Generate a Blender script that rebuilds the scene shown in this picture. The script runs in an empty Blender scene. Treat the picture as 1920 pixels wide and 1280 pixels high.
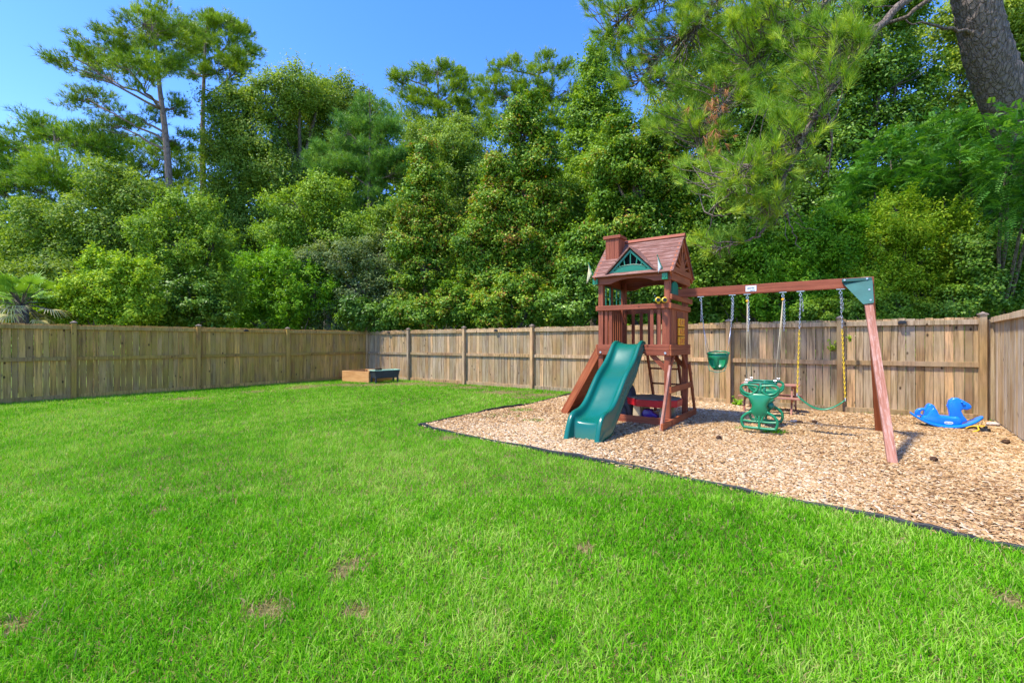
import bpy, bmesh, math, random
import numpy as np
from mathutils import Vector, Matrix
R = math.radians
S = bpy.context.scene
COL = S.collection
random.seed(7)
# ------------------------------------------------------------------ camera
CH = 1.37
cd = bpy.data.cameras.new('camera'); cam = bpy.data.objects.new('camera', cd); COL.objects.link(cam)
cam.location = (0, 0, CH); cam.rotation_euler = (R(90), 0, 0)
cd.sensor_width = 36; cd.lens = 16.0; cd.shift_y = 2 / 1920.; cd.clip_start = .05; cd.clip_end = 2000
S.camera = cam
# ------------------------------------------------------------------ light
SD = Vector((-1.08, -.42, 2.2)).normalized()          # towards the sun
w = bpy.data.worlds.new('World'); S.world = w; w.use_nodes = True
nt = w.node_tree; sky = nt.nodes.new('ShaderNodeTexSky'); sky.sky_type = 'NISHITA'; sky.sun_disc = False
sky.sun_elevation = math.asin(SD.z); sky.sun_rotation = math.atan2(SD.x, SD.y)
sky.air_density = 1.0; sky.dust_density = .3; sky.ozone_density = 2.5; sky.altitude = 0
bg = nt.nodes['Background']; bg.inputs[1].default_value = .15
hs = nt.nodes.new('ShaderNodeHueSaturation'); hs.inputs['Saturation'].default_value = 1.34; hs.inputs['Hue'].default_value = .519
nt.links.new(sky.outputs[0], hs.inputs['Color']); nt.links.new(hs.outputs[0], bg.inputs[0])
ld = bpy.data.lights.new('sun', 'SUN'); ld.energy = 2.6; ld.angle = R(4); ld.color = (1, .93, .80)
sun = bpy.data.objects.new('sun', ld); COL.objects.link(sun); sun.location = (-10, 2, 30)
sun.rotation_euler = (-SD).to_track_quat('-Z', 'Y').to_euler()
S.view_settings.view_transform = 'Standard'; S.view_settings.look = 'None'
S.view_settings.exposure = 1.6; S.view_settings.gamma = 1
S.cycles.max_bounces = 9; S.cycles.diffuse_bounces = 6; S.cycles.transmission_bounces = 6; S.cycles.glossy_bounces = 2
S.cycles.transparent_max_bounces = 4
# ------------------------------------------------------------------ materials
def new_mat(name):
    m = bpy.data.materials.new(name); m.use_nodes = True
    return m, m.node_tree, m.node_tree.nodes['Principled BSDF']
def ramp(nt, pts, fac=None):
    r = nt.nodes.new('ShaderNodeValToRGB'); e = r.color_ramp.elements
    while len(e) < len(pts): e.new(.5)
    for i, (p, c) in enumerate(pts): e[i].position = p; e[i].color = (c[0], c[1], c[2], 1)
    if fac is not None: nt.links.new(fac, r.inputs[0])
    return r
def mixc(nt, a, b, fac, mode='MIX'):
    m = nt.nodes.new('ShaderNodeMix'); m.data_type = 'RGBA'; m.blend_type = mode
    for k, v in ((0, fac), (6, a), (7, b)):
        if hasattr(v, 'is_linked'): nt.links.new(v, m.inputs[k])
        elif k == 0: m.inputs[0].default_value = v
        else: m.inputs[k].default_value = (*v, 1)
    return m.outputs[2]
def noise(nt, scale, detail=4, vec=None, rough=.55, dim=None):
    n = nt.nodes.new('ShaderNodeTexNoise'); n.inputs['Scale'].default_value = scale
    n.inputs['Detail'].default_value = detail; n.inputs['Roughness'].default_value = rough
    if vec is not None: nt.links.new(vec, n.inputs['Vector'])
    return n.outputs[0]
def coords(nt, kind='Object', scale=(1, 1, 1), addrand=False):
    t = nt.nodes.new('ShaderNodeTexCoord'); mp = nt.nodes.new('ShaderNodeMapping')
    nt.links.new(t.outputs[kind], mp.inputs[0]); mp.inputs['Scale'].default_value = scale
    if addrand:
        oi = nt.nodes.new('ShaderNodeObjectInfo'); mu = nt.nodes.new('ShaderNodeMath'); mu.operation = 'MULTIPLY'
        mu.inputs[1].default_value = 37.; nt.links.new(oi.outputs['Random'], mu.inputs[0])
        nt.links.new(mu.outputs[0], mp.inputs['Location'])
    return mp.outputs[0]
def attr(nt, name):
    a = nt.nodes.new('ShaderNodeAttribute'); a.attribute_name = name; return a.outputs['Fac']
def math_(nt, op, a, b):
    m = nt.nodes.new('ShaderNodeMath'); m.operation = op
    for k, v in ((0, a), (1, b)):
        if hasattr(v, 'is_linked'): nt.links.new(v, m.inputs[k])
        else: m.inputs[k].default_value = v
    return m.outputs[0]
def bump(nt, bs, h, strength=.3, dist=.01):
    b = nt.nodes.new('ShaderNodeBump'); b.inputs['Strength'].default_value = strength; b.inputs['Distance'].default_value = dist
    nt.links.new(h, b.inputs['Height']); nt.links.new(b.outputs[0], bs.inputs['Normal'])
def plain(name, col, rough=.5, spec=.4, metal=0, var=.12, nscale=6, bmp=0):
    m, nt, bs = new_mat(name)
    v = coords(nt, 'Object')
    n = noise(nt, nscale, 5, v)
    c2 = tuple(max(0, x * (1 - var * 2)) for x in col); c1 = tuple(min(1, x * (1 + var)) for x in col)
    r = ramp(nt, [(.3, c2), (.7, c1)], n); nt.links.new(r.outputs[0], bs.inputs['Base Color'])
    rr = nt.nodes.new('ShaderNodeMapRange'); nt.links.new(n, rr.inputs[0]); rr.inputs[3].default_value = max(.05, rough - .12); rr.inputs[4].default_value = min(1, rough + .12)
    nt.links.new(rr.outputs[0], bs.inputs['Roughness'])
    bs.inputs['Specular IOR Level'].default_value = spec; bs.inputs['Metallic'].default_value = metal
    if bmp: bump(nt, bs, noise(nt, nscale * 9, 4, v), bmp, .004)
    return m
def leaf_mat(name, dark, mid, light, trans=.45, rough=.55, spec=.25, rust=None):
    m, nt, bs = new_mat(name)
    r = ramp(nt, ([(.05, dark), (.45, mid), (.72, light), (.80, rust), (1, tuple(c * .6 for c in rust))] if rust else [(.05, dark), (.5, mid), (.95, light)]), attr(nt, 'tint'))
    col = r.outputs[0]
    nt.links.new(col, bs.inputs['Base Color']); bs.inputs['Roughness'].default_value = rough
    bs.inputs['Specular IOR Level'].default_value = spec
    tr = nt.nodes.new('ShaderNodeBsdfTranslucent'); ty = mixc(nt, col, (1.0, .95, .35), 1.0, 'MULTIPLY')
    nt.links.new(ty, tr.inputs[0])
    mx = nt.nodes.new('ShaderNodeMixShader'); mx.inputs[0].default_value = trans
    nt.links.new(bs.outputs[0], mx.inputs[1]); nt.links.new(tr.outputs[0], mx.inputs[2])
    nt.links.new(mx.outputs[0], nt.nodes['Material Output'].inputs[0])
    return m
def bark_mat(name, c1, c2, scale=8):
    m, nt, bs = new_mat(name)
    v = coords(nt, 'Object', (1, 1, .3)); wob_ = nt.nodes.new('ShaderNodeTexNoise'); wob_.inputs['Scale'].default_value = 5; nt.links.new(v, wob_.inputs['Vector'])
    ad = nt.nodes.new('ShaderNodeMix'); ad.data_type = 'VECTOR'; ad.inputs[0].default_value = .12; nt.links.new(v, ad.inputs[4]); nt.links.new(wob_.outputs[1], ad.inputs[5]); v = ad.outputs[1]
    vo = nt.nodes.new('ShaderNodeTexVoronoi'); vo.feature = 'DISTANCE_TO_EDGE'; vo.inputs['Scale'].default_value = scale
    nt.links.new(v, vo.inputs['Vector'])
    n = noise(nt, scale * 2.2, 6, v)
    a = math_(nt, 'MINIMUM', math_(nt, 'MULTIPLY', vo.outputs[0], 2.6), .35); a = math_(nt, 'ADD', a, math_(nt, 'MULTIPLY', n, .8))
    r = ramp(nt, [(.30, c1), (.42, tuple((x + y) / 2 for x, y in zip(c1, c2))), (.9, c2)], a); nt.links.new(r.outputs[0], bs.inputs['Base Color'])
    bs.inputs['Roughness'].default_value = .9; bs.inputs['Specular IOR Level'].default_value = .15
    bump(nt, bs, a, 1., .05)
    return m
def fence_mat(name, base, dark, grey, algae, algae_amt):
    """vertical boards; attribute tint is one random number per board"""
    m, nt, bs = new_mat(name)
    t = nt.nodes.new('ShaderNodeTexCoord'); tin = attr(nt, 'tint')
    cmb = nt.nodes.new('ShaderNodeCombineXYZ'); nt.links.new(math_(nt, 'MULTIPLY', tin, 41.), cmb.inputs[2])
    nt.links.new(math_(nt, 'MULTIPLY', tin, 17.), cmb.inputs[0])
    va = nt.nodes.new('ShaderNodeVectorMath'); va.operation = 'ADD'
    nt.links.new(t.outputs['Object'], va.inputs[0]); nt.links.new(cmb.outputs[0], va.inputs[1])
    mp = nt.nodes.new('ShaderNodeMapping'); mp.inputs['Scale'].default_value = (16, 16, 1.0); nt.links.new(va.outputs[0], mp.inputs[0])
    n1 = noise(nt, 1.6, 6, mp.outputs[0], .65)
    wv = nt.nodes.new('ShaderNodeTexNoise'); wv.inputs['Scale'].default_value = 5; wv.inputs['Detail'].default_value = 3; nt.links.new(mp.outputs[0], wv.inputs['Vector'])
    wv.inputs['Distortion'].default_value = 1.5
    big = noise(nt, 1.1, 3, va.outputs[0])
    tramp = ramp(nt, [(0, tuple(b * .50 for b in base)), (.3, base), (.5, tuple(b * .66 for b in grey)), (.66, grey), (.84, tuple(min(1, b * 1.4) for b in base)), (1, tuple(b * .7 for b in grey))], tin)
    c = mixc(nt, tramp.outputs[0], dark, ramp(nt, [(.42, (0, 0, 0)), (.62, (.85, .85, .85))], n1).outputs[0])
    mp3 = nt.nodes.new('ShaderNodeMapping'); mp3.inputs['Scale'].default_value = (7, 7, .8); nt.links.new(va.outputs[0], mp3.inputs[0])
    st = noise(nt, 1.0, 5, mp3.outputs[0], .7); c = mixc(nt, c, dark, ramp(nt, [(.54, (0, 0, 0)), (.70, (.8, .8, .8))], st).outputs[0])
    c = mixc(nt, c, grey, ramp(nt, [(.45, (0, 0, 0)), (.75, (.7, .7, .7))], big).outputs[0])
    al = noise(nt, 2.3, 4, va.outputs[0])
    c = mixc(nt, c, algae, math_(nt, 'MULTIPLY', ramp(nt, [(.35, (0, 0, 0)), (.65, (1, 1, 1))], al).outputs[0], algae_amt))
    # knots
    mp2 = nt.nodes.new('ShaderNodeMapping'); mp2.inputs['Scale'].default_value = (1, 1, .55); nt.links.new(va.outputs[0], mp2.inputs[0])
    vo = nt.nodes.new('ShaderNodeTexVoronoi'); vo.inputs['Scale'].default_value = 5.; nt.links.new(mp2.outputs[0], vo.inputs['Vector'])
    kn = ramp(nt, [(.05, (1, 1, 1)), (.12, (0, 0, 0))], vo.outputs['Distance'])
    c = mixc(nt, c, tuple(d * .35 for d in dark), kn.outputs[0])
    nt.links.new(c, bs.inputs['Base Color']); bs.inputs['Roughness'].default_value = .85; bs.inputs['Specular IOR Level'].default_value = .2
    bump(nt, bs, math_(nt, 'ADD', n1, wv.outputs[0]), .5, .006)
    return m
def stain_mat(name, c1, c2, c3, rough=.6, worn=0.):
    """stained board, grain along local X of the board object"""
    m, nt, bs = new_mat(name)
    v = coords(nt, 'Object', (1.1, 22, 22), True)
    n = noise(nt, 1.5, 6, v, .6); v2 = coords(nt, 'Object', (1, 1, 1), True); n2 = noise(nt, 2.4, 4, v2)
    r = ramp(nt, [(.28, c1), (.52, c2), (.75, c3)], n)
    c = mixc(nt, r.outputs[0], c1, ramp(nt, [(.45, (0, 0, 0)), (.8, (.6, .6, .6))], n2).outputs[0])
    if worn:
        n3 = noise(nt, 5, 8, coords(nt, 'Object', (1, 9, 9), True), .75)
        c = mixc(nt, c, (.50, .34, .29), ramp(nt, [(.5, (0, 0, 0)), (.62, (worn,) * 3)], n3).outputs[0])
    vo = nt.nodes.new('ShaderNodeTexVoronoi'); vo.inputs['Scale'].default_value = 3.; nt.links.new(v2, vo.inputs['Vector'])
    c = mixc(nt, c, tuple(x * .35 for x in c1), ramp(nt, [(.03, (.8, .8, .8)), (.07, (0, 0, 0))], vo.outputs['Distance']).outputs[0])
    nt.links.new(c, bs.inputs['Base Color']); bs.inputs['Roughness'].default_value = rough; bs.inputs['Specular IOR Level'].default_value = .3
    bump(nt, bs, n, .35, .004)
    return m
# ------------------------------------------------------------------ mesh helpers
def finish(o, parent):
    COL.objects.link(o)
    if parent is not None: o.parent = parent
    return o
def np_mesh(name, V, F, mat, parent=None, tint=None, smooth=False):
    V = np.ascontiguousarray(V, dtype=np.float32); F = np.ascontiguousarray(F, dtype=np.int32); k = F.shape[1]
    me = bpy.data.meshes.new(name); me.vertices.add(len(V)); me.vertices.foreach_set('co', V.ravel())
    me.loops.add(F.size); me.loops.foreach_set('vertex_index', F.ravel())
    me.polygons.add(len(F)); me.polygons.foreach_set('loop_start', np.arange(0, F.size, k, dtype=np.int32))
    me.update(calc_edges=True)
    if tint is not None:
        a = me.attributes.new('tint', 'FLOAT', 'FACE'); a.data.foreach_set('value', np.ascontiguousarray(tint, dtype=np.float32))
    if smooth: me.polygons.foreach_set('use_smooth', np.ones(len(F), dtype=bool))
    me.materials.append(mat)
    return finish(bpy.data.objects.new(name, me), parent)
class MB:
    def __init__(s): s.v = []; s.f = []; s.t = []; s.m = []
    def box(s, c, d, rot=None, t=0., m=0):
        b = len(s.v); hx, hy, hz = d[0] / 2, d[1] / 2, d[2] / 2
        for x, y, z in ((-1, -1, -1), (1, -1, -1), (1, 1, -1), (-1, 1, -1), (-1, -1, 1), (1, -1, 1), (1, 1, 1), (-1, 1, 1)):
            p = Vector((x * hx, y * hy, z * hz))
            if rot is not None: p = rot @ p
            s.v.append((c[0] + p.x, c[1] + p.y, c[2] + p.z))
        for q in ((0, 3, 2, 1), (4, 5, 6, 7), (0, 1, 5, 4), (1, 2, 6, 5), (2, 3, 7, 6), (3, 0, 4, 7)):
            s.f.append([b + i for i in q]); s.t.append(t); s.m.append(m)
    def tube(s, pts, rad, n=8, t=0., cap=True, m=0):
        pts = [Vector(p) for p in pts]; k = len(pts)
        if not hasattr(rad, '__len__'): rad = [rad] * k
        up = Vector((0, 0, 1)); b = len(s.v); prev = None
        for i, p in enumerate(pts):
            d = (pts[min(i + 1, k - 1)] - pts[max(i - 1, 0)])
            d = d.normalized() if d.length > 1e-9 else Vector((0, 0, 1))
            if prev is None:
                a = d.cross(up)
                if a.length < .05: a = d.cross(Vector((1, 0, 0)))
            else: a = prev - d * prev.dot(d)
            a.normalize(); prev = a; c = d.cross(a)
            for j in range(n):
                q = p + (a * math.cos(2 * math.pi * j / n) + c * math.sin(2 * math.pi * j / n)) * rad[i]
                s.v.append(tuple(q))
        for i in range(k - 1):
            for j in range(n):
                j2 = (j + 1) % n
                s.f.append([b + i * n + j, b + i * n + j2, b + (i + 1) * n + j2, b + (i + 1) * n + j]); s.t.append(t); s.m.append(m)
        if cap:
            s.f.append([b + j for j in reversed(range(n))]); s.t.append(t); s.m.append(m)
            s.f.append([b + (k - 1) * n + j for j in range(n)]); s.t.append(t); s.m.append(m)
    def prism(s, poly, y0, y1, t=0., m=0, axis='y'):
        """polygon (a,b) in the plane across axis, extruded from y0 to y1"""
        b = len(s.v); n = len(poly)
        def P(a, c, d): return (a, d, c) if axis == 'y' else ((d, a, c) if axis == 'x' else (a, c, d))
        for a, c in poly: s.v.append(P(a, c, y0))
        for a, c in poly: s.v.append(P(a, c, y1))
        s.f.append([b + i for i in range(n)]); s.t.append(t); s.m.append(m)
        s.f.append([b + n + i for i in reversed(range(n))]); s.t.append(t); s.m.append(m)
        for i in range(n):
            j = (i + 1) % n; s.f.append([b + j, b + i, b + n + i, b + n + j]); s.t.append(t); s.m.append(m)
    def lathe(s, prof, c=(0, 0, 0), n=16, t=0., sx=1, sy=1, m=0):
        b = len(s.v)
        for r, z in prof:
            for j in range(n):
                a = 2 * math.pi * j / n; s.v.append((c[0] + r * sx * math.cos(a), c[1] + r * sy * math.sin(a), c[2] + z))
        for i in range(len(prof) - 1):
            for j in range(n):
                j2 = (j + 1) % n; s.f.append([b + i * n + j, b + i * n + j2, b + (i + 1) * n + j2, b + (i + 1) * n + j]); s.t.append(t); s.m.append(m)
        s.f.append([b + j for j in reversed(range(n))]); s.t.append(t); s.m.append(m)
        e = b + (len(prof) - 1) * n; s.f.append([e + j for j in range(n)]); s.t.append(t); s.m.append(m)
    def build(s, name, mats, parent=None, smooth=False, bevel=0, subsurf=0, fixn=True):
        me = bpy.data.meshes.new(name); me.from_pydata(s.v, [], s.f)
        a = me.attributes.new('tint', 'FLOAT', 'FACE'); a.data.foreach_set('value', s.t)
        if not isinstance(mats, (list, tuple)): mats = [mats]
        for m in mats: me.materials.append(m)
        me.polygons.foreach_set('material_index', s.m)
        if smooth: me.polygons.foreach_set('use_smooth', [True] * len(s.f))
        if fixn:
            bm = bmesh.new(); bm.from_mesh(me); bmesh.ops.recalc_face_normals(bm, faces=bm.faces); bm.to_mesh(me); bm.free()
        o = finish(bpy.data.objects.new(name, me), parent)
        if bevel:
            md = o.modifiers.new('bevel', 'BEVEL'); md.width = bevel; md.segments = 2; md.limit_method = 'ANGLE'; md.angle_limit = R(40)
        if subsurf:
            md = o.modifiers.new('sub', 'SUBSURF'); md.levels = subsurf; md.render_levels = subsurf
        return o
def board(name, p0, p1, w, t, mat, parent=None, roll=(0, 0, 1), bevel=.004):
    """a board from p0 to p1; w is its width towards roll, t its thickness across; its own X is its length"""
    p0 = Vector(p0); p1 = Vector(p1); L = (p1 - p0).length; x = (p1 - p0).normalized(); r = Vector(roll)
    z = (r - x * r.dot(x)); z.normalize(); y = z.cross(x)
    mb = MB(); mb.box((0, 0, 0), (L, t, w)); o = mb.build(name, mat, parent, bevel=bevel)
    M = Matrix((x, y, z)).transposed().to_4x4(); M.translation = (p0 + p1) / 2; o.matrix_local = M
    return o
def empty(name, loc, rz=0, label=None, cat=None, group=None):
    o = bpy.data.objects.new(name, None); COL.objects.link(o); o.location = loc; o.rotation_euler = (0, 0, rz); o.empty_display_size = .1
    return tag(o, label, cat, group)
def tag(o, label=None, cat=None, group=None, kind=None):
    if label: o['label'] = label
    if cat: o['category'] = cat
    if group: o['group'] = group
    if kind: o['kind'] = kind
    return o
def gx(px, Z): return (px - 960) / 853.3 * Z          # metres to the side of the camera at depth Z
def gz(py, Z): return CH + (642 - py) / 853.3 * Z     # height above the ground at depth Z
# ------------------------------------------------------------------ materials used
M = {}
M['fence_back'] = fence_mat('weathered_fence_wood', (.52, .31, .145), (.15, .09, .045), (.44, .34, .225), (.35, .27, .08), .3)
M['fence_left'] = fence_mat('mossy_fence_wood', (.58, .31, .085), (.17, .095, .035), (.44, .28, .11), (.42, .30, .03), .42)
M['fence_pale'] = fence_mat('pale_fence_wood', (.66, .43, .20), (.22, .14, .08), (.62, .52, .40), (.50, .38, .15), .2)
M['red'] = stain_mat('red_stained_wood', (.145, .034, .014), (.275, .070, .031), (.37, .112, .054))
M['red_worn'] = stain_mat('faded_red_wood', (.20, .07, .04), (.34, .145, .095), (.46, .25, .185), .8, .6)
M['red_orange'] = stain_mat('orange_red_stained_wood', (.20, .046, .016), (.37, .098, .032), (.46, .155, .058))
M['roofwood'] = stain_mat('weathered_roof_wood', (.105, .040, .026), (.185, .080, .056), (.28, .145, .11), .85, .40)
M['slide'] = plain('green_slide_plastic', (.002, .118, .082), .25, .5, var=.05, nscale=2)
M['greenp'] = plain('green_plastic', (.008, .20, .085), .32, .5, var=.06)
M['greend'] = plain('dark_green_plastic', (.008, .17, .10), .4, .45, var=.08)
M['bracket'] = plain('green_painted_steel', (.045, .13, .115), .75, .15, var=.1)
M['steel'] = plain('galvanised_steel', (.55, .56, .60), .35, .5, .85, .1, 20)
M['yellow'] = plain('yellow_plastic', (.75, .50, .02), .35, .5, var=.08)
M['orange'] = plain('orange_plastic', (.95, .40, .008), .4, .5, var=.1, nscale=18)
M['rope'] = plain('tan_rope', (.50, .42, .27), .9, .1, var=.15, nscale=80)
M['black'] = plain('black_plastic', (.018, .018, .02), .45, .4, var=.15)
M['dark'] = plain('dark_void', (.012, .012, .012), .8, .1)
M['grey_tarp'] = plain('charcoal_cloth', (.035, .038, .055), .55, .4, var=.25, nscale=5)
M['blue'] = plain('blue_plastic', (.004, .20, .80), .28, .5, var=.06, nscale=3)
M['redp'] = plain('red_plastic', (.50, .012, .02), .4, .5, var=.1)
M['tan'] = plain('tan_plastic', (.46, .36, .21), .55, .3, var=.1)
M['brown_top'] = plain('grey_brown_plastic', (.20, .165, .12), .7, .2, var=.2, nscale=9)
M['purple'] = plain('purple_plastic', (.10, .03, .30), .35, .5, var=.15)
M['white'] = plain('white_vinyl', (.75, .77, .80), .4, .4, var=.04)
M['ink'] = plain('dark_ink', (.03, .08, .12), .5, .3)
M['flagw'] = plain('pale_flag_cloth', (.75, .80, .74), .8, .1, var=.06)
M['flagy'] = plain('cream_flag_cloth', (.80, .70, .42), .8, .1, var=.08)
M['edging'] = plain('black_edging_plastic', (.02, .021, .023), .55, .3, var=.3, nscale=12)
M['cedar'] = stain_mat('new_cedar', (.42, .18, .055), (.62, .31, .105), (.72, .43, .18), .7)
M['planter'] = plain('slate_plastic', (.035, .045, .055), .5, .35, var=.12)
M['tray'] = plain('pale_green_plastic', (.36, .58, .42), .5, .4, var=.1)
M['soil'] = plain('dark_soil', (.05, .035, .022), .95, .1, var=.4, nscale=30, bmp=.5)
M['stone'] = plain('pale_stone', (.50, .42, .36), .8, .2, var=.3, nscale=20, bmp=.4)
M['cone'] = plain('pine_cone', (.09, .05, .03), .9, .1, var=.4, nscale=40)
M['cap'] = plain('grey_post_cap', (.26, .20, .155), .85, .2, var=.25, nscale=18, bmp=.3)
# ------------------------------------------------------------------ layout (metres; camera at the origin looking along +Y)
U = Vector((.8177, -.5757, 0)); N = Vector((.5757, .8177, 0))
BP = [(-5.6, 17.7), (-3.68, 16.35), (-1.53, 14.85), (.61, 13.3), (2.70, 11.72), (4.84, 10.15), (6.44, 8.95), (8.2, 7.95)]
LP = [(-5.6 - 1.69 * k, 17.7 - 2.2 * k) for k in (0, 1.136, 2.063, 3.008, 4.05, 5.1)]
RP = [(8.31, 7.84), (6.73, 5.92), (5.14, 3.98)]
EDGE = [(1.95, 12.25), (1.65, 12.0), (.51, 10.2), (.113, 9.67), (-.52, 8.92), (-1.446, 7.6), (-1.44, 7.42), (-1.236, 7.17), (-.264, 6.25), (.789, 5.34), (1.34, 4.88),
        (2.45, 3.87), (2.94, 3.33), (3.19, 3.10), (3.32, 2.95), (4.1, 2.15), (4.55, 1.7)]
BED = EDGE + [(6.0, 3.9), (6.55, 5.45), (8.25, 7.5), (8.3, 7.8), (6.5, 8.85), (4.9, 10.1), (2.8, 11.6)]
def inside(poly, X, Y):
    r = np.zeros(X.shape, bool); n = len(poly); j = n - 1
    for i in range(n):
        xi, yi = poly[i]; xj, yj = poly[j]
        c = ((yi > Y) != (yj > Y)) & (X < (xj - xi) * (Y - yi) / (yj - yi + 1e-12) + xi)
        r ^= c; j = i
    return r
YARD = [LP[-1]] + LP[-2::-1] + BP[1:] + RP + [(5.14, -3), (-16, -3)]
def ground_mat(name, cols, sc, bmp=.4, kind='Object'):
    m, nt, bs = new_mat(name); v = coords(nt, 'Object')
    n1 = noise(nt, sc, 8, v, .7); n2 = noise(nt, sc * .08, 4, v)
    r = ramp(nt, [(.3 + .4 * i / (len(cols) - 1), c) for i, c in enumerate(cols)], n1)
    c = mixc(nt, r.outputs[0], cols[0], ramp(nt, [(.4, (0, 0, 0)), (.7, (.7, .7, .7))], n2).outputs[0])
    nt.links.new(c, bs.inputs['Base Color']); bs.inputs['Roughness'].default_value = .95; bs.inputs['Specular IOR Level'].default_value = .1
    bump(nt, bs, n1, bmp, .02); return m
def sheet(name, poly, z, mat):
    me = bpy.data.meshes.new(name); me.from_pydata([(x, y, z) for x, y in poly], [], [list(range(len(poly)))])
    bm = bmesh.new(); bm.from_mesh(me); bmesh.ops.triangulate(bm, faces=bm.faces); bmesh.ops.recalc_face_normals(bm, faces=bm.faces)
    for f in bm.faces:
        if f.normal.z < 0: f.normal_flip()
    bm.to_mesh(me); bm.free(); me.materials.append(mat)
    return tag(finish(bpy.data.objects.new(name, me), None), kind='structure')
sheet('ground', [(-600, -300), (600, -300), (600, 900), (-600, 900)], -.03, ground_mat('woodland_floor', [(.06, .07, .02), (.10, .14, .03), (.12, .26, .03)], 3))
sheet('lawn', YARD, 0, ground_mat('lawn_soil', [(.06, .09, .014), (.16, .13, .05), (.30, .21, .12)], 18))
sheet('mulch_bed', BED, .006, ground_mat('mulch_base', [(.12, .06, .028), (.30, .17, .08), (.45, .30, .17)], 45))
rng = np.random.default_rng(11)
def cheap_noise(x, y, s, seed):
    r = np.random.default_rng(seed); o = np.zeros_like(x)
    for k in range(7):
        a = r.uniform(0, 6.28); f = s * r.uniform(.6, 1.9); o += np.sin((x * math.cos(a) + y * math.sin(a)) * f + r.uniform(0, 6.28))
    return o / 7 * 1.6
# ---- grass
PATCH = [(645, 1070, .085), (672, 1152, .085), (500, 1147, .07), (22, 1185, .07), (1690, 1018, .07), (1905, 1132, .07), (1095, 1030, .06),
         (640, 722, .6), (590, 724, .5), (560, 728, .4), (700, 722, .6), (760, 720, .7), (820, 722, .6), (940, 736, .6), (1010, 741, .5), (880, 727, .5), (975, 746, .3), (480, 735, .35), (350, 748, .35), (955, 858, .06), (840, 822, .12), (300, 960, .05)]
PW = [(gx(a, 1168.6 / (b - 642)), 1168.6 / (b - 642), r) for a, b, r in PATCH]
def dry(x, y):
    d = np.zeros_like(x)
    wob = 1 + .45 * cheap_noise(x, y, 9, 5) + .4 * cheap_noise(x, y, 31, 6)
    for px_, py_, r in PW:
        q = np.sqrt((x - px_) ** 2 + ((y - py_) * (1 if r < .2 else 1.5)) ** 2) / (r * wob); d = np.maximum(d, np.clip(1.5 - q, 0, 1) * (.75 if r < .2 else .75))
    return d
gV = []; gF = []; gT = []; nv = 0
for (y0, y1, dens, ln, wd, seg) in [(.4, 2.6, 13000, .062, .0040, 2), (2.6, 4.0, 8500, .060, .0052, 2), (4.0, 6.5, 5200, .056, .0066, 1), (6.5, 10, 3000, .054, .009, 1), (10, 17.8, 1700, .055, .013, 1)]:
    xm = y1 * 1.18 + 2.4
    n = int(dens * (y1 - y0) * 2 * xm)
    x = rng.uniform(-xm, xm, n); y = rng.uniform(y0, y1, n)
    k = (np.abs(x) < y * 1.18 + 2.4) & inside(YARD, x, y) & ~inside(BED, x, y); x, y = x[k], y[k]
    d = dry(x, y); k = rng.uniform(0, 1, len(x)) > np.minimum(d, .82); x, y, d = x[k], y[k], d[k]; n = len(x)
    patch = cheap_noise(x, y, 2.2, 3) * .5 + cheap_noise(x, y, 9, 4) * .5
    az = rng.uniform(0, 6.283, n) + .6 * cheap_noise(x, y, 5, 9); lean = np.clip(rng.normal(.75, .35, n), .05, 1.45)
    L = ln * .84 * rng.uniform(.5, 1.45, n) * (1 + .2 * patch) * (1 - .45 * d); W = wd * rng.uniform(.6, 1.3, n)
    dx, dy = np.cos(az), np.sin(az)
    tw = rng.uniform(-.9, .9, n); sx, sy = -np.sin(az + tw), np.cos(az + tw); sz = rng.uniform(-.35, .35, n)
    pts = []
    lv = [(0, 1.0), (.5, 1.0), (1, .12)] if seg == 2 else [(0, 1.), (1, .15)]
    for tt, ww in lv:
        bend = lean * (.65 + .6 * tt)
        px_ = x + dx * L * tt * np.sin(bend); py_ = y + dy * L * tt * np.sin(bend); pz = L * tt * np.maximum(np.cos(bend), -.05) + .002 + rng.uniform(0, .012, n) * (tt > 0)
        for s in (-1, 1): pts.append(np.stack([px_ + s * sx * W * ww / 2, py_ + s * sy * W * ww / 2, pz + s * sz * W * ww / 2], 1))
    m_ = len(pts); P_ = np.stack(pts, 1).reshape(-1, 3); b = nv + np.arange(n) * m_
    t_ = np.clip(.5 + patch * .28 + .10 * cheap_noise(x, y, .7, 8) + rng.normal(0, .15, n), .02, .78); dead = rng.uniform(0, 1, n) < .035 + d * 1.1 + .02 * (patch < -.4); t_[dead] = rng.uniform(.9, 1, dead.sum())
    for s in range(seg):
        gF.append(np.stack([b + 2 * s, b + 2 * s + 1, b + 2 * s + 3, b + 2 * s + 2], 1)); gT.append(t_)
    gV.append(P_); nv += len(P_)
m, nt, bs = new_mat('grass_blades')
r = ramp(nt, [(.0, (.042, .17, .003)), (.35, (.100, .36, .004)), (.6, (.20, .49, .010)), (.8, (.42, .56, .12)), (.88, (.30, .25, .09)), (1, (.48, .36, .19))], attr(nt, 'tint'))
nt.links.new(r.outputs[0], bs.inputs['Base Color']); bs.inputs['Roughness'].default_value = .6; bs.inputs['Specular IOR Level'].default_value = .1
tr = nt.nodes.new('ShaderNodeBsdfTranslucent'); nt.links.new(mixc(nt, r.outputs[0], (1, 1, .4), 1., 'MULTIPLY'), tr.inputs[0]); mx = nt.nodes.new('ShaderNodeMixShader'); mx.inputs[0].default_value = .4
nt.links.new(bs.outputs[0], mx.inputs[1]); nt.links.new(tr.outputs[0], mx.inputs[2]); nt.links.new(mx.outputs[0], nt.nodes['Material Output'].inputs[0])
M['grass'] = m
tag(np_mesh('grass', np.concatenate(gV), np.concatenate(gF), m, None, np.concatenate(gT)), 'bright green lawn grass with a few dry brown patches', 'grass', kind='stuff')
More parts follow.
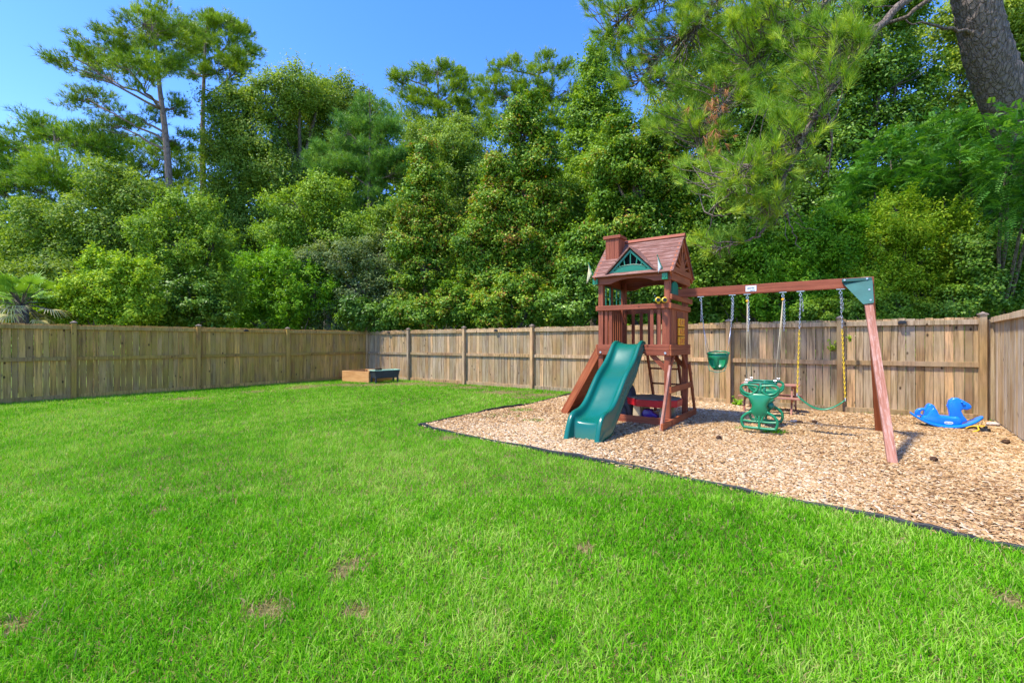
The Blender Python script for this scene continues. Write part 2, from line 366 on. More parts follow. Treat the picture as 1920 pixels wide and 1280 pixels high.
# ---- wood chips
cV = []; cF = []; cT = []; nv = 0
for (y0, y1, dens, sc) in [(1.5, 5, 3600, 1.), (5, 7.5, 3000, 1.1), (7.5, 12.4, 2300, 1.25)]:
    n = int(dens * (y1 - y0) * 11); x = rng.uniform(-1.6, 9.4, n); y = rng.uniform(y0, y1, n)
    k = inside(BED, x, y) & (np.abs(x) < y * 1.22 + 2.2); x, y = x[k], y[k]
    i_ = rng.integers(0, len(EDGE) - 1, 500); f_ = rng.uniform(0, 1, 500); E_ = np.array(EDGE); e_ = E_[i_] + (E_[i_ + 1] - E_[i_]) * f_[:, None] + rng.normal(0, .04, (500, 2)) + np.array([.02, .03])
    k = (e_[:, 1] > y0) & (e_[:, 1] < y1); x = np.concatenate([x, e_[k, 0]]); y = np.concatenate([y, e_[k, 1]]); n = len(x)
    L = sc * rng.uniform(.018, .062, n); W = L * rng.uniform(.22, .6, n); T = rng.uniform(.002, .006, n)
    az = rng.uniform(0, 6.283, n); p = rng.normal(0, .22, n); q = rng.normal(0, .25, n)
    heap = .018 + .012 * cheap_noise(x, y, 2.4, 21); z = .008 + rng.uniform(0, 1, n) * np.maximum(heap, .006)
    ax = np.stack([np.cos(az) * np.cos(p), np.sin(az) * np.cos(p), np.sin(p)], 1)
    ay = np.stack([-np.sin(az) * np.cos(q), np.cos(az) * np.cos(q), np.sin(q)], 1); az_ = np.cross(ax, ay)
    az_ *= np.sign(az_[:, 2:3]) / np.linalg.norm(az_, axis=1, keepdims=True)
    C = np.stack([x, y, z], 1); pts = []
    skew = rng.uniform(.55, 1.1, n)
    for (a, b_, c) in ((-1, -1, -1), (1, -.8, -1), (1, .7, -1), (-1, 1, -1), (-1, -1, 1), (1, -.8, 1), (1, .7, 1), (-1, 1, 1)):
        kk = skew if a > 0 else 1
        pts.append(C + ax * (L * a / 2)[:, None] + ay * ((W * b_ / 2) * kk)[:, None] + az_ * (T * c / 2)[:, None])
    P_ = np.stack(pts, 1).reshape(-1, 3); b = nv + np.arange(n) * 8
    t_ = np.clip(rng.beta(2, 2, n) + .14 * cheap_noise(x, y, 1.5, 31), 0, 1)
    for fq in ((4, 5, 6, 7), (0, 1, 5, 4), (1, 2, 6, 5), (2, 3, 7, 6), (3, 0, 4, 7)):
        cF.append(np.stack([b + i for i in fq], 1)); cT.append(t_)
    cV.append(P_); nv += len(P_)
m, nt, bs = new_mat('wood_chip')
r = ramp(nt, [(.0, (.10, .048, .018)), (.18, (.26, .135, .048)), (.42, (.45, .275, .112)), (.62, (.54, .375, .195)), (.82, (.61, .47, .30)), (1, (.68, .59, .43))], attr(nt, 'tint'))
n_ = noise(nt, 60, 4, coords(nt, 'Object')); c = mixc(nt, r.outputs[0], (.42, .25, .13), ramp(nt, [(.45, (0, 0, 0)), (.7, (.55, .55, .55))], n_).outputs[0])
nt.links.new(c, bs.inputs['Base Color']); bs.inputs['Roughness'].default_value = .8; bs.inputs['Specular IOR Level'].default_value = .25
M['chip'] = m
tag(np_mesh('wood_chips', np.concatenate(cV), np.concatenate(cF), m, None, np.concatenate(cT)), 'tan and brown wood chips covering the play area', 'mulch', kind='stuff')
# ---- edging strip
def smooth_path(P, k=6):
    out = []
    for i in range(len(P) - 1):
        p0 = Vector(P[max(i - 1, 0)]); p1 = Vector(P[i]); p2 = Vector(P[i + 1]); p3 = Vector(P[min(i + 2, len(P) - 1)])
        for j in range(k):
            t = j / k
            out.append(.5 * ((2 * p1) + (p2 - p0) * t + (2 * p0 - 5 * p1 + 4 * p2 - p3) * t * t + (3 * p1 - p0 - 3 * p2 + p3) * t ** 3))
    out.append(Vector(P[-1])); return out
path = smooth_path([(x, y, 0) for x, y in EDGE])
mb = MB(); rr = random.Random(4)
b = 0
for i, p in enumerate(path):
    d = (path[min(i + 1, len(path) - 1)] - path[max(i - 1, 0)]).normalized(); s = Vector((-d.y, d.x, 0))
    h = .040 + .014 * math.sin(i * .37) + .006 * math.sin(i * 1.9) + rr.uniform(-.004, .004); wv = .014 * math.sin(i * .55) + .008 * math.sin(i * 1.3); q = p + s * wv
    for a, z in ((-.011, 0), (-.013, h), (-.004, h + .012), (.006, h + .010), (.013, h - .002), (.011, 0)): mb.v.append((q.x + s.x * a, q.y + s.y * a, z))
for i in range(len(path) - 1):
    for j in range(5):
        a = i * 6 + j; mb.f.append([a, a + 1, a + 7, a + 6]); mb.t.append(0); mb.m.append(0)
tag(mb.build('lawn_edging', M['edging'], smooth=True), 'black plastic edging strip between the lawn and the wood chips', 'edging')
# ------------------------------------------------------------------ fences
def make_fence(name, P, mat, label, seed, rails=(0.06, .98, 1.73), side=1, gaps=(.006, .012), bw=.135, posts=True, wide=None, lowgap=None, skip_first=False, ext=None):
    rr = random.Random(seed); root = empty(name, (P[0][0], P[0][1], 0), 0, label, 'fence')
    o0 = Vector((P[0][0], P[0][1], 0)); H = 1.80
    for i in range(len(P) - 1):
        a = Vector((*P[i], 0)) - o0; c = Vector((*P[i + 1], 0)) - o0; d = (c - a).normalized(); L = (c - a).length
        s = Vector((d.y, -d.x, 0)) * side       # towards the yard
        rot = Matrix((d, s, Vector((0, 0, 1)))).transposed()
        if rot.determinant() < 0: rot = Matrix((d, -s, Vector((0, 0, 1)))).transposed()
        mb = MB(); x = 0.
        while x < L - .02:
            wdt = bw * rr.uniform(.72, 1.12); g = rr.uniform(*(wide if (wide and i in (2, 3, 4)) else gaps)); wdt = min(wdt, L - x)
            th = .018; off = rr.uniform(-.003, .003)
            cc = a + d * (x + wdt / 2) - s * (.012 + off); hh = H + rr.uniform(-.014, .010)
            mb.box((cc.x, cc.y, .03 + hh / 2), (wdt - g, th, hh - .03), rot, rr.random()); x += wdt
        mb.build('board_panel', mat, root)
        sag = rr.uniform(-.004, .004)
        for z in rails:
            mb = MB(); hgt = .088 if z > .5 else .11
            cc = (a + c) / 2 + s * (.018 if z < 1.5 else .022) + Vector((0, 0, z + sag)); mb.box(cc, (L - .002, .038 if z < 1.5 else .045, hgt), rot, rr.random())
            rl = mb.build('rail', mat, root, bevel=.003)
    if posts:
        for i, p in enumerate(P):
            if skip_first and i == 0: continue
            a = Vector((*p, 0)) - o0; q = Vector((*P[min(i + 1, len(P) - 1)], 0)) - Vector((*P[max(i - 1, 0)], 0)); d = q.normalized(); s = Vector((d.y, -d.x, 0)) * side
            ang = math.atan2(d.y, d.x); rot = Matrix.Rotation(ang + rr.uniform(-.02, .02), 3, 'Z')
            c = a + s * .055; mb = MB(); lean = rr.uniform(-.004, .004); hp = 1.845 + rr.uniform(-.015, .015)
            mb.box((c.x, c.y, hp / 2), (.092, .092, hp), rot, rr.random()); po = mb.build('post', mat, root, bevel=.005)
            mb = MB()
            mb.box((c.x, c.y, hp + .010), (.122, .122, .022), rot); b = len(mb.v)
            for sx, sy in ((-1, -1), (1, -1), (1, 1), (-1, 1)):
                v = rot @ Vector((sx * .056, sy * .056, 0)); mb.v.append((c.x + v.x, c.y + v.y, hp + .0215))
            mb.v.append((c.x, c.y, hp + .058))
            for j in range(4): mb.f.append([b + j, b + (j + 1) % 4, b + 4]); mb.t.append(0); mb.m.append(0)
            mb.build('post_cap', M['cap'], po)
    return root
make_fence('wooden_fence', LP, M['fence_left'], 'mossy brown wooden privacy fence along the left side of the lawn', 3, side=-1, gaps=(.004, .009), wide=(.007, .014), skip_first=True)
bf = make_fence('wooden_fence', BP, M['fence_back'], 'weathered tan wooden privacy fence running behind the playset', 5, side=1)
# short stub of fence past the last post
d = U; mb = MB(); o0 = Vector((*BP[0], 0)); p = Vector((*BP[-1], 0)) - o0
rot = Matrix.Rotation(math.atan2(d.y, d.x), 3, 'Z')
for k in range(2): mb.box(p + d * (.05 + .075 * k) + Vector((0, 0, .9)), (.072, .018, 1.74), rot, .3 + .4 * k)
mb.build('board_panel', M['fence_back'], bf)
make_fence('wooden_fence', RP, M['fence_pale'], 'pale tan board fence face coming forward at the right edge', 9, rails=(1.76,), side=1, posts=False, gaps=(.002, .006))
# solar lights on the top rails
def solar(px_, P, side, label):
    for i in range(len(P) - 1):
        a = Vector((*P[i], 0)); c = Vector((*P[i + 1], 0)); m0 = a.x / a.y; m1 = c.x / c.y; m_ = (px_ - 960) / 853.3
        if min(m0, m1) <= m_ <= max(m0, m1):
            lo, hi = 0., 1.
            for _ in range(40):
                t = (lo + hi) / 2; q = a.lerp(c, t)
                if (q.x / q.y < m_) == (m0 < m1): lo = t
                else: hi = t
            d = (c - a).normalized(); s = Vector((d.y, -d.x, 0)) * side; q = q + s * .065
            o = empty('solar_light', (q.x, q.y, 1.745), math.atan2(d.y, d.x), label, 'solar light', 'small solar lights on the fence rails')
            mb = MB(); mb.prism([(-.06, -.03), (.06, -.03), (.06, .012), (.045, .026), (-.045, .026), (-.06, .012)], -.022, .022); mb.build('housing', M['black'], o, bevel=.004)
            mb = MB(); mb.box((0, 0, .0285), (.08, .034, .004)); mb.build('solar_panel', M['ink'], o)
            return
solar(460, LP, -1, 'small black solar light on the mossy left fence rail')
solar(731, BP, 1, 'small black solar light on the fence rail beside the far corner post')
solar(932, BP, 1, 'small black solar light on the fence rail in the middle of the back fence')
solar(1690, BP, 1, 'black solar light on the fence rail right of the swing leg')
# ------------------------------------------------------------------ playset (local: x along the fence, y away from the camera)
ANG = math.atan2(U.y, U.x); T0 = Vector((1.53, 8.07, 0))
PS = empty('wooden_playset', T0, ANG, 'red stained wooden playset with roofed tower, green slide and swing beam', 'playset')
W_, D_ = 1.245, 1.15; RW = M['red']; RO = M['red_orange']
def pw(x, y, z): return T0 + U * x + N * y + Vector((0, 0, z))
pt = .095
posts = {}
for (x, y) in ((.045, .045), (W_ - .045, .045), (.045, D_ - .045), (W_ - .045, D_ - .045)):
    posts[(x, y)] = board('post', (x, y, .02), (x, y, 2.52), .09, .09, RW, PS, (1, 0, 0), .006)
# floor
for k in range(9): board('floor_board', (.0, .06 + k * .129, 1.315), (W_, .06 + k * .129, 1.315), .12, .025, RW, PS, (0, 1, 0))
# band boards (two high) round the deck
def band(a, b, mat, z0=1.155, gap=None):
    for z in (z0 + .045, z0 + .137): board('band_board', (*a, z), (*b, z), .088, .032, mat, PS)
band((0, -.018), (.30, -.018), RW); band((.84, -.018), (W_, -.018), RW)
band((W_ + .018, -.034), (W_ + .018, D_ + .034), RO); band((-.018, -.034), (-.018, D_ + .034), RO); band((0, D_ + .018), (W_, D_ + .018), RW)
for x in (.06, W_ - .06):
    mb = MB(); mb.tube([(x, -.034, 1.20), (x, -.048, 1.20)], .017, 12); mb.build('bolt', M['steel'], PS, smooth=False)
# rails round the top
board('rail', (-.01, -.018, 1.97), (W_ + .01, -.018, 1.97), .085, .032, RW, PS)
board('rail', (-.01, D_ + .018, 1.97), (W_ + .01, D_ + .018, 1.97), .085, .032, RW, PS)
board('rail', (-.018, -.034, 1.97), (-.018, D_ + .034, 1.97), .085, .032, RO, PS)
board('rail', (W_ + .018, -.034, 1.965), (W_ + .018, D_ + .034, 1.965), .085, .032, RO, PS)
board('beam_support', (W_ + .02, -.0, 2.115), (W_ + .02, D_ + .16, 2.115), .085, .036, RO, PS)
# balusters
for x in (.125, .205, .93, 1.05, 1.125): board('baluster', (x + .02, .018, 1.24), (x + .02, .018, 1.93), .055, .022, RW, PS, (1, 0, 0))
for x in (.22, .38, .54, .70, .86, 1.02): board('baluster', (x, D_ - .018, 1.24), (x, D_ - .018, 1.93), .062, .022, RW, PS, (1, 0, 0))
for k in range(9):
    y = .15 + k * .106
    board('wall_plank', (.012, y, 1.24), (.012, y, 1.93), .075, .02, RO, PS, (0, 1, 0))
for k in range(11):
    y = .125 + k * .09
    if .30 < y < .72 and False: continue
    board('wall_plank', (W_ - .004, y, 1.24), (W_ - .004, y, 1.93), .084, .02, RO, PS, (0, 1, 0))
# noughts and crosses panel
gp = MB(); gp.box((W_ + .011, .555, 1.57), (.008, .40, .64)); panel = gp.build('game_panel', M['red'], PS)
for i in range(3):
    for j in range(3):
        y = .44 + .115 * j; z = 1.40 + .155 * i
        t_ = MB(); t_.box((W_ + .036, y, z), (.034, .106, .138)); tl = t_.build('game_tile', M['orange'], PS, bevel=.008)
        g = MB()
        if (i + j) % 2:
            for s in (-1, 1):
                g.tube([(W_ + .054, y - .04 * s, z - .045), (W_ + .054, y + .04 * s, z + .045)], .0035, 6)
        else:
            g.tube([(W_ + .054, y + .034 * math.cos(a * math.pi / 8), z + .045 * math.sin(a * math.pi / 8)) for a in range(17)], .0035, 6)
        g.build('mark', M['redp'], tl)
# low boards, knee braces
board('sill', (-.02, -.045, .075), (W_ + .06, -.045, .075), .14, .036, RW, PS)
board('sill', (W_ + .03, -.52, .07), (W_ + .03, D_ + .42, .07), .13, .036, RO, PS)
board('sill', (-.03, -.30, .07), (-.03, D_ + .42, .07), .13, .036, RO, PS)
board('side_brace', (W_ + .012, -.49, .02), (W_ + .012, -.01, .99), .085, .036, M['red_worn'], PS, (0, 1, 0))
board('side_brace', (W_ + .012, D_ + .42, .10), (W_ + .012, D_ + .02, 1.0), .085, .036, RO, PS, (0, 1, 0))
board('side_brace', (-.012, D_ + .38, .10), (-.012, D_ + .02, 1.0), .085, .036, RO, PS, (0, 1, 0))
board('cross_rail', (W_ + .010, .0, .60), (W_ + .010, D_ + .18, .60), .10, .03, RO, PS)
for (a, b) in (((W_ - .06, .02, .93), (W_ - .30, .02, 1.17)), ((.06, .02, .93), (.30, .02, 1.17)), ((W_ - .02, .06, .93), (W_ - .02, .30, 1.17)), ((W_ - .02, D_ - .06, .93), (W_ - .02, D_ - .30, 1.17)),
               ((W_ - .06, D_ - .02, .93), (W_ - .3, D_ - .02, 1.17)), ((.06, D_ - .02, .93), (.3, D_ - .02, 1.17))):
    board('knee_brace', a, b, .08, .034, RW, PS, (0, 0, 1))
# eave boards with an arch
def arch(y0, y1, name='arched_board'):
    P = [(-.03, 2.53), (W_ + .03, 2.53), (W_ + .03, 2.385), (W_ - .16, 2.385)]
    for k in range(13):
        t = k / 12; x = W_ - .25 - t * (W_ - .5); P.append((x, 2.385 + .075 * math.sin(math.pi * t) ** .7 + .0))
    P += [(.16, 2.385), (-.03, 2.385)]
    mb = MB(); mb.prism(P, y0, y1); return mb.build(name, M['red'], PS)
arch(-.034, -.002); arch(D_ + .002, D_ + .034)
for x in (-.018, W_ + .018): board('eave_board', (x, -.0, 2.45), (x, D_, 2.45), .13, .032, RO, PS)
# roof: lapped planks on two slopes
RG = 3.19; EZ = 2.50; ov = .10; X0, X1 = -.07, W_ + .09; ym = D_ / 2
roof = empty('roof', (0, 0, 0)); roof.parent = PS
for sgn in (-1, 1):
    a = Vector((0, ym + sgn * (ym + ov), EZ)); r_ = Vector((0, ym, RG)); Ls = (r_ - a).length; n = 9; dn = (r_ - a).normalized()
    nor = Vector((0, -dn.z * -sgn, dn.y * sgn)); nor = Vector((0, sgn * dn.z, -sgn * dn.y)); nor = nor if nor.z > 0 else -nor
    for k in range(n):
        w = Ls / n; p = a + dn * (w * (k + .5)) + nor * .012; tl = dn - nor * .10 * 0
        rolled = (dn + nor * -.055).normalized()
        board('roof_plank', (X0 + random.uniform(-.004, .004), p.y, p.z), (X1 + random.uniform(-.004, .004), p.y, p.z), w * 1.06, .017, M['roofwood'], roof, rolled, .003)
    # dark underside closing sheet
    mb = MB(); c = (a + r_) / 2 - nor * .006; rot = Matrix((Vector((1, 0, 0)), dn, nor)).transposed(); mb.box(((X0 + X1) / 2, c.y, c.z), (X1 - X0 - .02, Ls - .02, .012), rot); mb.build('roof_deck', M['red'], roof)
board('ridge_board', (X0 - .01, ym - .035, RG + .012), (X1 + .01, ym - .035, RG + .012), .085, .02, M['red'], roof, (0, 1, 1))
board('ridge_board', (X0 - .01, ym + .035, RG + .010), (X1 + .01, ym + .035, RG + .010), .085, .02, M['red'], roof, (0, -1, 1))
# gables with sunburst
for gx_ in (X1 - .045, X0 + .045):
    for sgn in (-1, 1):
        board('gable_trim', (gx_, ym + sgn * (ym + ov * .9), EZ - .03), (gx_, ym, RG - .045), .10, .03, RO, roof, (0, 0, 1))
    board('gable_tie', (gx_, .0, 2.56), (gx_, D_, 2.56), .10, .028, RO, roof)
    for k in range(7):
        a = math.pi * (k + .5) / 7; c, s = math.cos(a), math.sin(a)
        # ray up to the slope: |y|/.62 + z/.60 = 1
        rr_ = 1 / (abs(c) / .60 + s / .55); r0 = .13
        if rr_ > r0 + .02: board('gable_ray', (gx_, ym + c * r0, 2.60 + s * r0), (gx_, ym + c * rr_, 2.60 + s * rr_), .038, .02, RO, roof, (0, -s, c))
    mb = MB(); mb.prism([(ym + .15 * math.cos(math.pi * k / 12), 2.60 + .15 * math.sin(math.pi * k / 12)) for k in range(13)], gx_ - .012, gx_ + .012, axis='x'); mb.build('gable_sun', RO, roof)
# chimney
cx0, cx1, cy0, cy1 = .04, .29, .24, .49
ch = MB(); ch.box(((cx0 + cx1) / 2, (cy0 + cy1) / 2, 2.99), (cx1 - cx0 - .01, cy1 - cy0 - .01, .48)); chim = ch.build('chimney', M['red'], roof)
for k in range(3):
    w = (cx1 - cx0) / 3; board('chimney_plank', (cx0 + w * (k + .5), cy0 - .006, 2.77), (cx0 + w * (k + .5), cy0 - .006, 3.245), w - .004, .016, M['red'], roof, (1, 0, 0), .002)
    w = (cy1 - cy0) / 3; board('chimney_plank', (cx1 + .004, cy0 + w * (k + .5), 2.80), (cx1 + .004, cy0 + w * (k + .5), 3.245), w - .004, .016, M['red'], roof, (0, 1, 0), .002)
mb = MB(); mb.box(((cx0 + cx1) / 2, (cy0 + cy1) / 2, 3.255), (cx1 - cx0 + .075, cy1 - cy0 + .075, .055)); mb.build('chimney_cap', M['red'], roof, bevel=.004)
# dormer
dx, dw, db, da, dy = .61, .40, 2.565, 2.955, -.055
dorm = MB()
# green frame: outer triangle ring, arch plate and rays
def tri(s, inset=0.): return [(dx - dw * s, db + inset), (dx, db + inset + (da - db) * s), (dx + dw * s, db + inset)]
fr = MB(); O = [(dx - dw + .02, db), (dx, da - .02), (dx + dw - .02, db)]; I = [(dx - dw + .10, db + .03), (dx, da - .065), (dx + dw - .10, db + .03)]
for k in range(3):
    k2 = (k + 1) % 3; fr.prism([O[k], O[k2], I[k2], I[k]], dy - .012, dy + .012)
dm = fr.build('dormer_panel', M['greend'], PS)
pl = MB(); pl.prism([(dx - .27, db + .03)] + [(dx - .27 * math.cos(math.pi * k / 14), db + .03 + .085 * math.sin(math.pi * k / 14)) for k in range(1, 14)] + [(dx + .27, db + .03)], dy - .010, dy + .008)
pl.build('dormer_arch', M['greend'], dm)
rm = MB(); rm.tube([(dx - .265 * math.cos(math.pi * k / 16), dy - .012, db + .03 + .085 * math.sin(math.pi * k / 16)) for k in range(17)], .006, 6); rm.build('arch_rim', M['greend'], dm)
for k in range(5):
    a = math.pi * (.18 + .64 * k / 4); c, s = math.cos(a), math.sin(a); x0, z0 = dx + .20 * c, db + .03 + .08 * s
    L = .325 / (abs(c) + s * .94)
    board('dormer_ray', (x0, dy, z0), (dx + c * max(L, .22), dy, db + .03 + s * max(L, .12)), .02, .012, M['greend'], dm, (c, 0, -s) if False else (-s, 0, c))
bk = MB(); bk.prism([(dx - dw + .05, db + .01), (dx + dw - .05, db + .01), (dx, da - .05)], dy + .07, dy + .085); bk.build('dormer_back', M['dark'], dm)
for sgn in (-1, 1):
    # small sloped roof boards going back into the main slope
    lo = Vector((dx + sgn * (dw + .03), 0, db - .025)); hi = Vector((dx, 0, da + .012)); dd = (hi - lo).normalized(); nr = Vector((-dd.z * sgn * -1, 0, abs(dd.x)))
    sl = (RG - EZ) / (ym + ov)
    ylo = (lo.z - EZ) / sl - ov; yhi = (hi.z - EZ) / sl - ov
    off = Vector((sgn * .012, 0, .012))
    V = [Vector((lo.x, dy - .045, lo.z)), Vector((hi.x, dy - .045, hi.z)), Vector((hi.x, yhi + .03, hi.z)), Vector((lo.x, max(ylo, dy) + .03, lo.z))]
    mb = MB(); mb.v = [tuple(v) for v in V] + [tuple(v + off * 1.4) for v in V]
    for q in ((0, 1, 2, 3), (7, 6, 5, 4), (0, 4, 5, 1), (1, 5, 6, 2), (2, 6, 7, 3), (3, 7, 4, 0)): mb.f.append(list(q)); mb.t.append(0); mb.m.append(0)
    mb.build('dormer_roof', M['roofwood'], dm)
# windows in the left wall
for (y0, y1) in ((.12, .50), (.62, 1.0)):
    wf = MB()
    z0, z1 = 2.02, 2.38
    for (c, d) in (((.012, y0, (z0 + z1) / 2), (.02, .03, z1 - z0)), ((.012, y1, (z0 + z1) / 2), (.02, .03, z1 - z0)), ((.012, (y0 + y1) / 2, z0 + .014), (.019, y1 - y0, .028)), ((.012, (y0 + y1) / 2, z1), (.019, y1 - y0, .028)),
                   ((.012, (y0 + y1) / 2, (z0 + z1) / 2), (.015, .02, z1 - z0)), ((.012, (y0 + y1) / 2, (z0 + z1) / 2), (.017, y1 - y0, .02))): wf.box(c, d)
    wf.build('window_frame', M['greend'], PS)
board('window_post', (.012, .56, 2.0), (.012, .56, 2.40), .08, .03, RW, PS, (0, 1, 0))
mb = MB(); mb.prism([(.12, 2.16), (.46, 2.16), (.46, 2.30)] + [(.29 + .17 * math.cos(math.pi * k / 10), 2.28 + .11 * math.sin(math.pi * k / 10)) for k in range(11)] + [(.12, 2.30)], W_ - .01, W_ + .01, axis='x'); mb.build('window_shutter', M['greend'], PS)
# climbing ramp on the left side
for y in (.20, .86):
    board('ramp_rail', (-.80, y, .02), (-.04, y, 1.30), .14, .036, RO, PS, (1, 0, -.2))
for k in range(9):
    t = (k + .5) / 9; board('ramp_plank', (-.80 + .76 * t + .02, .22, 1.28 * t + .03), (-.80 + .76 * t + .02, .84, 1.28 * t + .03), .163, .02, RW, PS, (.76, 0, 1.28))
# ladder at the back
for x in (.46, 1.02): board('ladder_rail', (x + .06, D_ + .42, .02), (x, D_ + .03, 1.30), .08, .034, RW, PS, (0, 1, 0))
for k in range(4):
    t = (.22, .45, .68, .9)[k]; mb = MB(); y = D_ + .42 - .39 * t; x = .06 * (1 - t); mb.tube([(.46 + x, y, 1.28 * t), (1.02 + x, y, 1.28 * t)], .017, 8); mb.build('ladder_rung', M['red'], PS, smooth=True)
# slide
sc = .57; PR = [(.10, 1.345, .05), (.02, 1.345, .06), (-.07, 1.33, .08), (-.16, 1.27, .10), (-.28, 1.135, .115), (-.42, .985, .125), (-.56, .89, .13), (-.70, .815, .13), (-.84, .715, .13), (-.98, .585, .13), (-1.12, .455, .13),
                (-1.26, .345, .13), (-1.40, .288, .125), (-1.52, .265, .115), (-1.61, .258, .10), (-1.655, .24, .085), (-1.675, .16, .11), (-1.69, .07, .12), (-1.70, .0, .10)]
sm = MB(); cols = None
for i, (y, f, h) in enumerate(PR):
    r = f + h; last = max(0, i - 12) / 6
    ytop = y - (.02 * last + .13 * last ** 2 * 1)      # rails reach further out than the lip
    if i >= 12: r = .413 * (1 - last ** 2.4) + .0
    out = .02 * math.sin(min(1, i / 8) * math.pi / 2)
    sk = max(0.0, min(f - .10 - .05 * min(1, i / 6), r - .16)) if i < 15 else 0.
    if i >= 12: sk = max(0, .06 - .01 * (i - 12)) * (i < 16)
    sec = [(-.262 - out, ytop, sk), (-.262 - out, ytop, sk + (r - sk) * .33), (-.250 - out, ytop, sk + (r - sk) * .36), (-.250 - out, ytop, r - .035), (-.240 - out, ytop, r - .006), (-.222, ytop, r), (-.198, ytop, r - .012), (-.185, (y + ytop) / 2, max(0, r - .05)), (-.172, y, f + .03), (-.14, y, f + .006), (-.07, y, f), (0, y, f - .002)]
    sec = sec + [(-x, yy, z) for x, yy, z in reversed(sec[:-1])]
    cols = len(sec)
    for x, yy, z in sec: sm.v.append((sc + x, yy, z))
for i in range(len(PR) - 1):
    for j in range(cols - 1):
        a = i * cols + j; sm.f.append([a, a + 1, a + cols + 1, a + cols]); sm.t.append(0); sm.m.append(0)
sl = sm.build('slide', M['slide'], PS, smooth=True, subsurf=2)
md = sl.modifiers.new('solid', 'SOLIDIFY'); md.thickness = .006; md.offset = -1
# binoculars on the rail
bn = empty('binoculars', (W_ - .16, -.05, 2.055), R(42)); bn.parent = PS
for s in (-1, 1):
    mb = MB(); mb.tube([(s * .055, -.075, 0), (s * .055, -.03, 0), (s * .05, .03, 0), (s * .045, .07, 0)], [.030, .030, .024, .020], 12); mb.build('barrel', M['greenp'], bn, smooth=True)
    mb = MB(); mb.tube([(s * .055, -.098, 0), (s * .055, -.062, 0)], [.047, .040], 16); mb.build('lens_ring', M['yellow'], bn, smooth=True)
    mb = MB(); mb.tube([(s * .055, -.1005, 0), (s * .055, -.094, 0)], .033, 14); mb.build('lens', M['black'], bn)
mb = MB(); mb.box((0, 0, 0), (.09, .05, .03)); mb.box((0, .01, -.03), (.035, .035, .05)); mb.build('bridge', M['yellow'], bn, bevel=.006)
# flags
for x, mt, lab in ((-.03, M['flagy'], 'cream'), (W_ - .06, M['flagw'], 'white')):
    fl = empty('flag', (x, -.05, 2.44)); fl.parent = PS
    mb = MB(); mb.box((0, 0, 0), (.09, .05, .10)); mb.tube([(0, -.028, 0), (0, -.034, 0)], .02, 10); mb.build('flag_bracket', M['greenp'], fl, bevel=.006)
    mb = MB(); mb.tube([(-.01, -.01, .04), (-.10, -.07, .33)], .007, 8); mb.tube([(-.10, -.07, .33), (-.104, -.073, .345)], .011, 8); mb.build('flag_pole', M['greenp'], fl)
    mb = MB(); nx, nz = 4, 8
    A = Vector((-.10, -.07, .325)); B = Vector((-.045, -.035, .15)); Cc = Vector((-.105 if x < 0 else -.05, -.06, -.03 if x < 0 else .05))
    for i in range(nz + 1):
        for j in range(nx + 1):
            s_ = i / nz; e0 = A.lerp(B, s_); e1 = A.lerp(Cc, s_) if True else A; q = e0.lerp(e1 + Vector((-.035 * s_, 0, 0)), j / nx) + Vector((.0, .010 * math.sin(j * 1.9 + i * .4), 0)); mb.v.append(tuple(q))
    for i in range(nz):
        for j in range(nx):
            a = i * (nx + 1) + j; mb.f.append([a, a + 1, a + nx + 2, a + nx + 1]); mb.t.append(0); mb.m.append(0)
    o = mb.build('pennant', mt, fl, smooth=True); o['label'] = lab + ' pennant hanging from its pole'; md = o.modifiers.new('s', 'SOLIDIFY'); md.thickness = .003
# swing beam, legs, bracket, sign
BY = .60; XL = W_; XE = W_ + 2.62; bz = 2.215
board('swing_beam', (XL - .03, BY, bz), (XE, BY, bz), .14, .088, RW, PS)
def loc(wx, wy): q = Vector((wx, wy, 0)) - T0; return q.dot(U), q.dot(N)
nf = loc(4.27, 5.10); ff = loc(5.66, 7.02)
board('swing_leg', (nf[0], nf[1], -.02), (XE - .10, BY - .03, 2.26), .09, .088, M['red_worn'], PS, (1, 0, 0))
board('swing_leg', (ff[0], ff[1], -.02), (XE - .04, BY + .06, 2.20), .09, .088, RO, PS, (1, 0, 0))
def leg_at(z):
    t = (z + .02) / 2.28; return nf[0] + t * (XE - .10 - nf[0]), nf[1] + t * (BY - .03 - nf[1])
lx, ly = leg_at(1.90); lx2, ly2 = leg_at(2.225); mb = MB()
for e in (0, .008): mb.v += [(XE - .36, BY - .064 - e, 2.225), (XE - .02, ly2 - .072 - e, 2.225), (lx + .055, ly - .072 - e, 1.90), (lx - .06, ly - .072 - e, 1.885)]
for q in ((0, 1, 2, 3), (7, 6, 5, 4), (0, 4, 5, 1), (1, 5, 6, 2), (2, 6, 7, 3), (3, 7, 4, 0)): mb.f.append(list(q)); mb.t.append(0); mb.m.append(0)
mb.prism([(XE - .36, 2.268), (XE - .03, 2.268), (XE - .02, 2.225), (XE - .36, 2.225)], BY - .125, BY - .046)
bk = mb.build('corner_bracket', M['bracket'], PS, bevel=.003)
for (x, z, y) in ((XE - .33, 2.25, BY - .12), (XE - .08, 2.25, BY - .12), (XE - .06, 2.09, leg_at(2.09)[1] - .075), (lx + .02, 1.94, leg_at(1.94)[1] - .075)):
    mb = MB(); mb.tube([(x, y, z), (x, y - .016, z)], .013, 8); mb.build('bolt', M['steel'], bk)
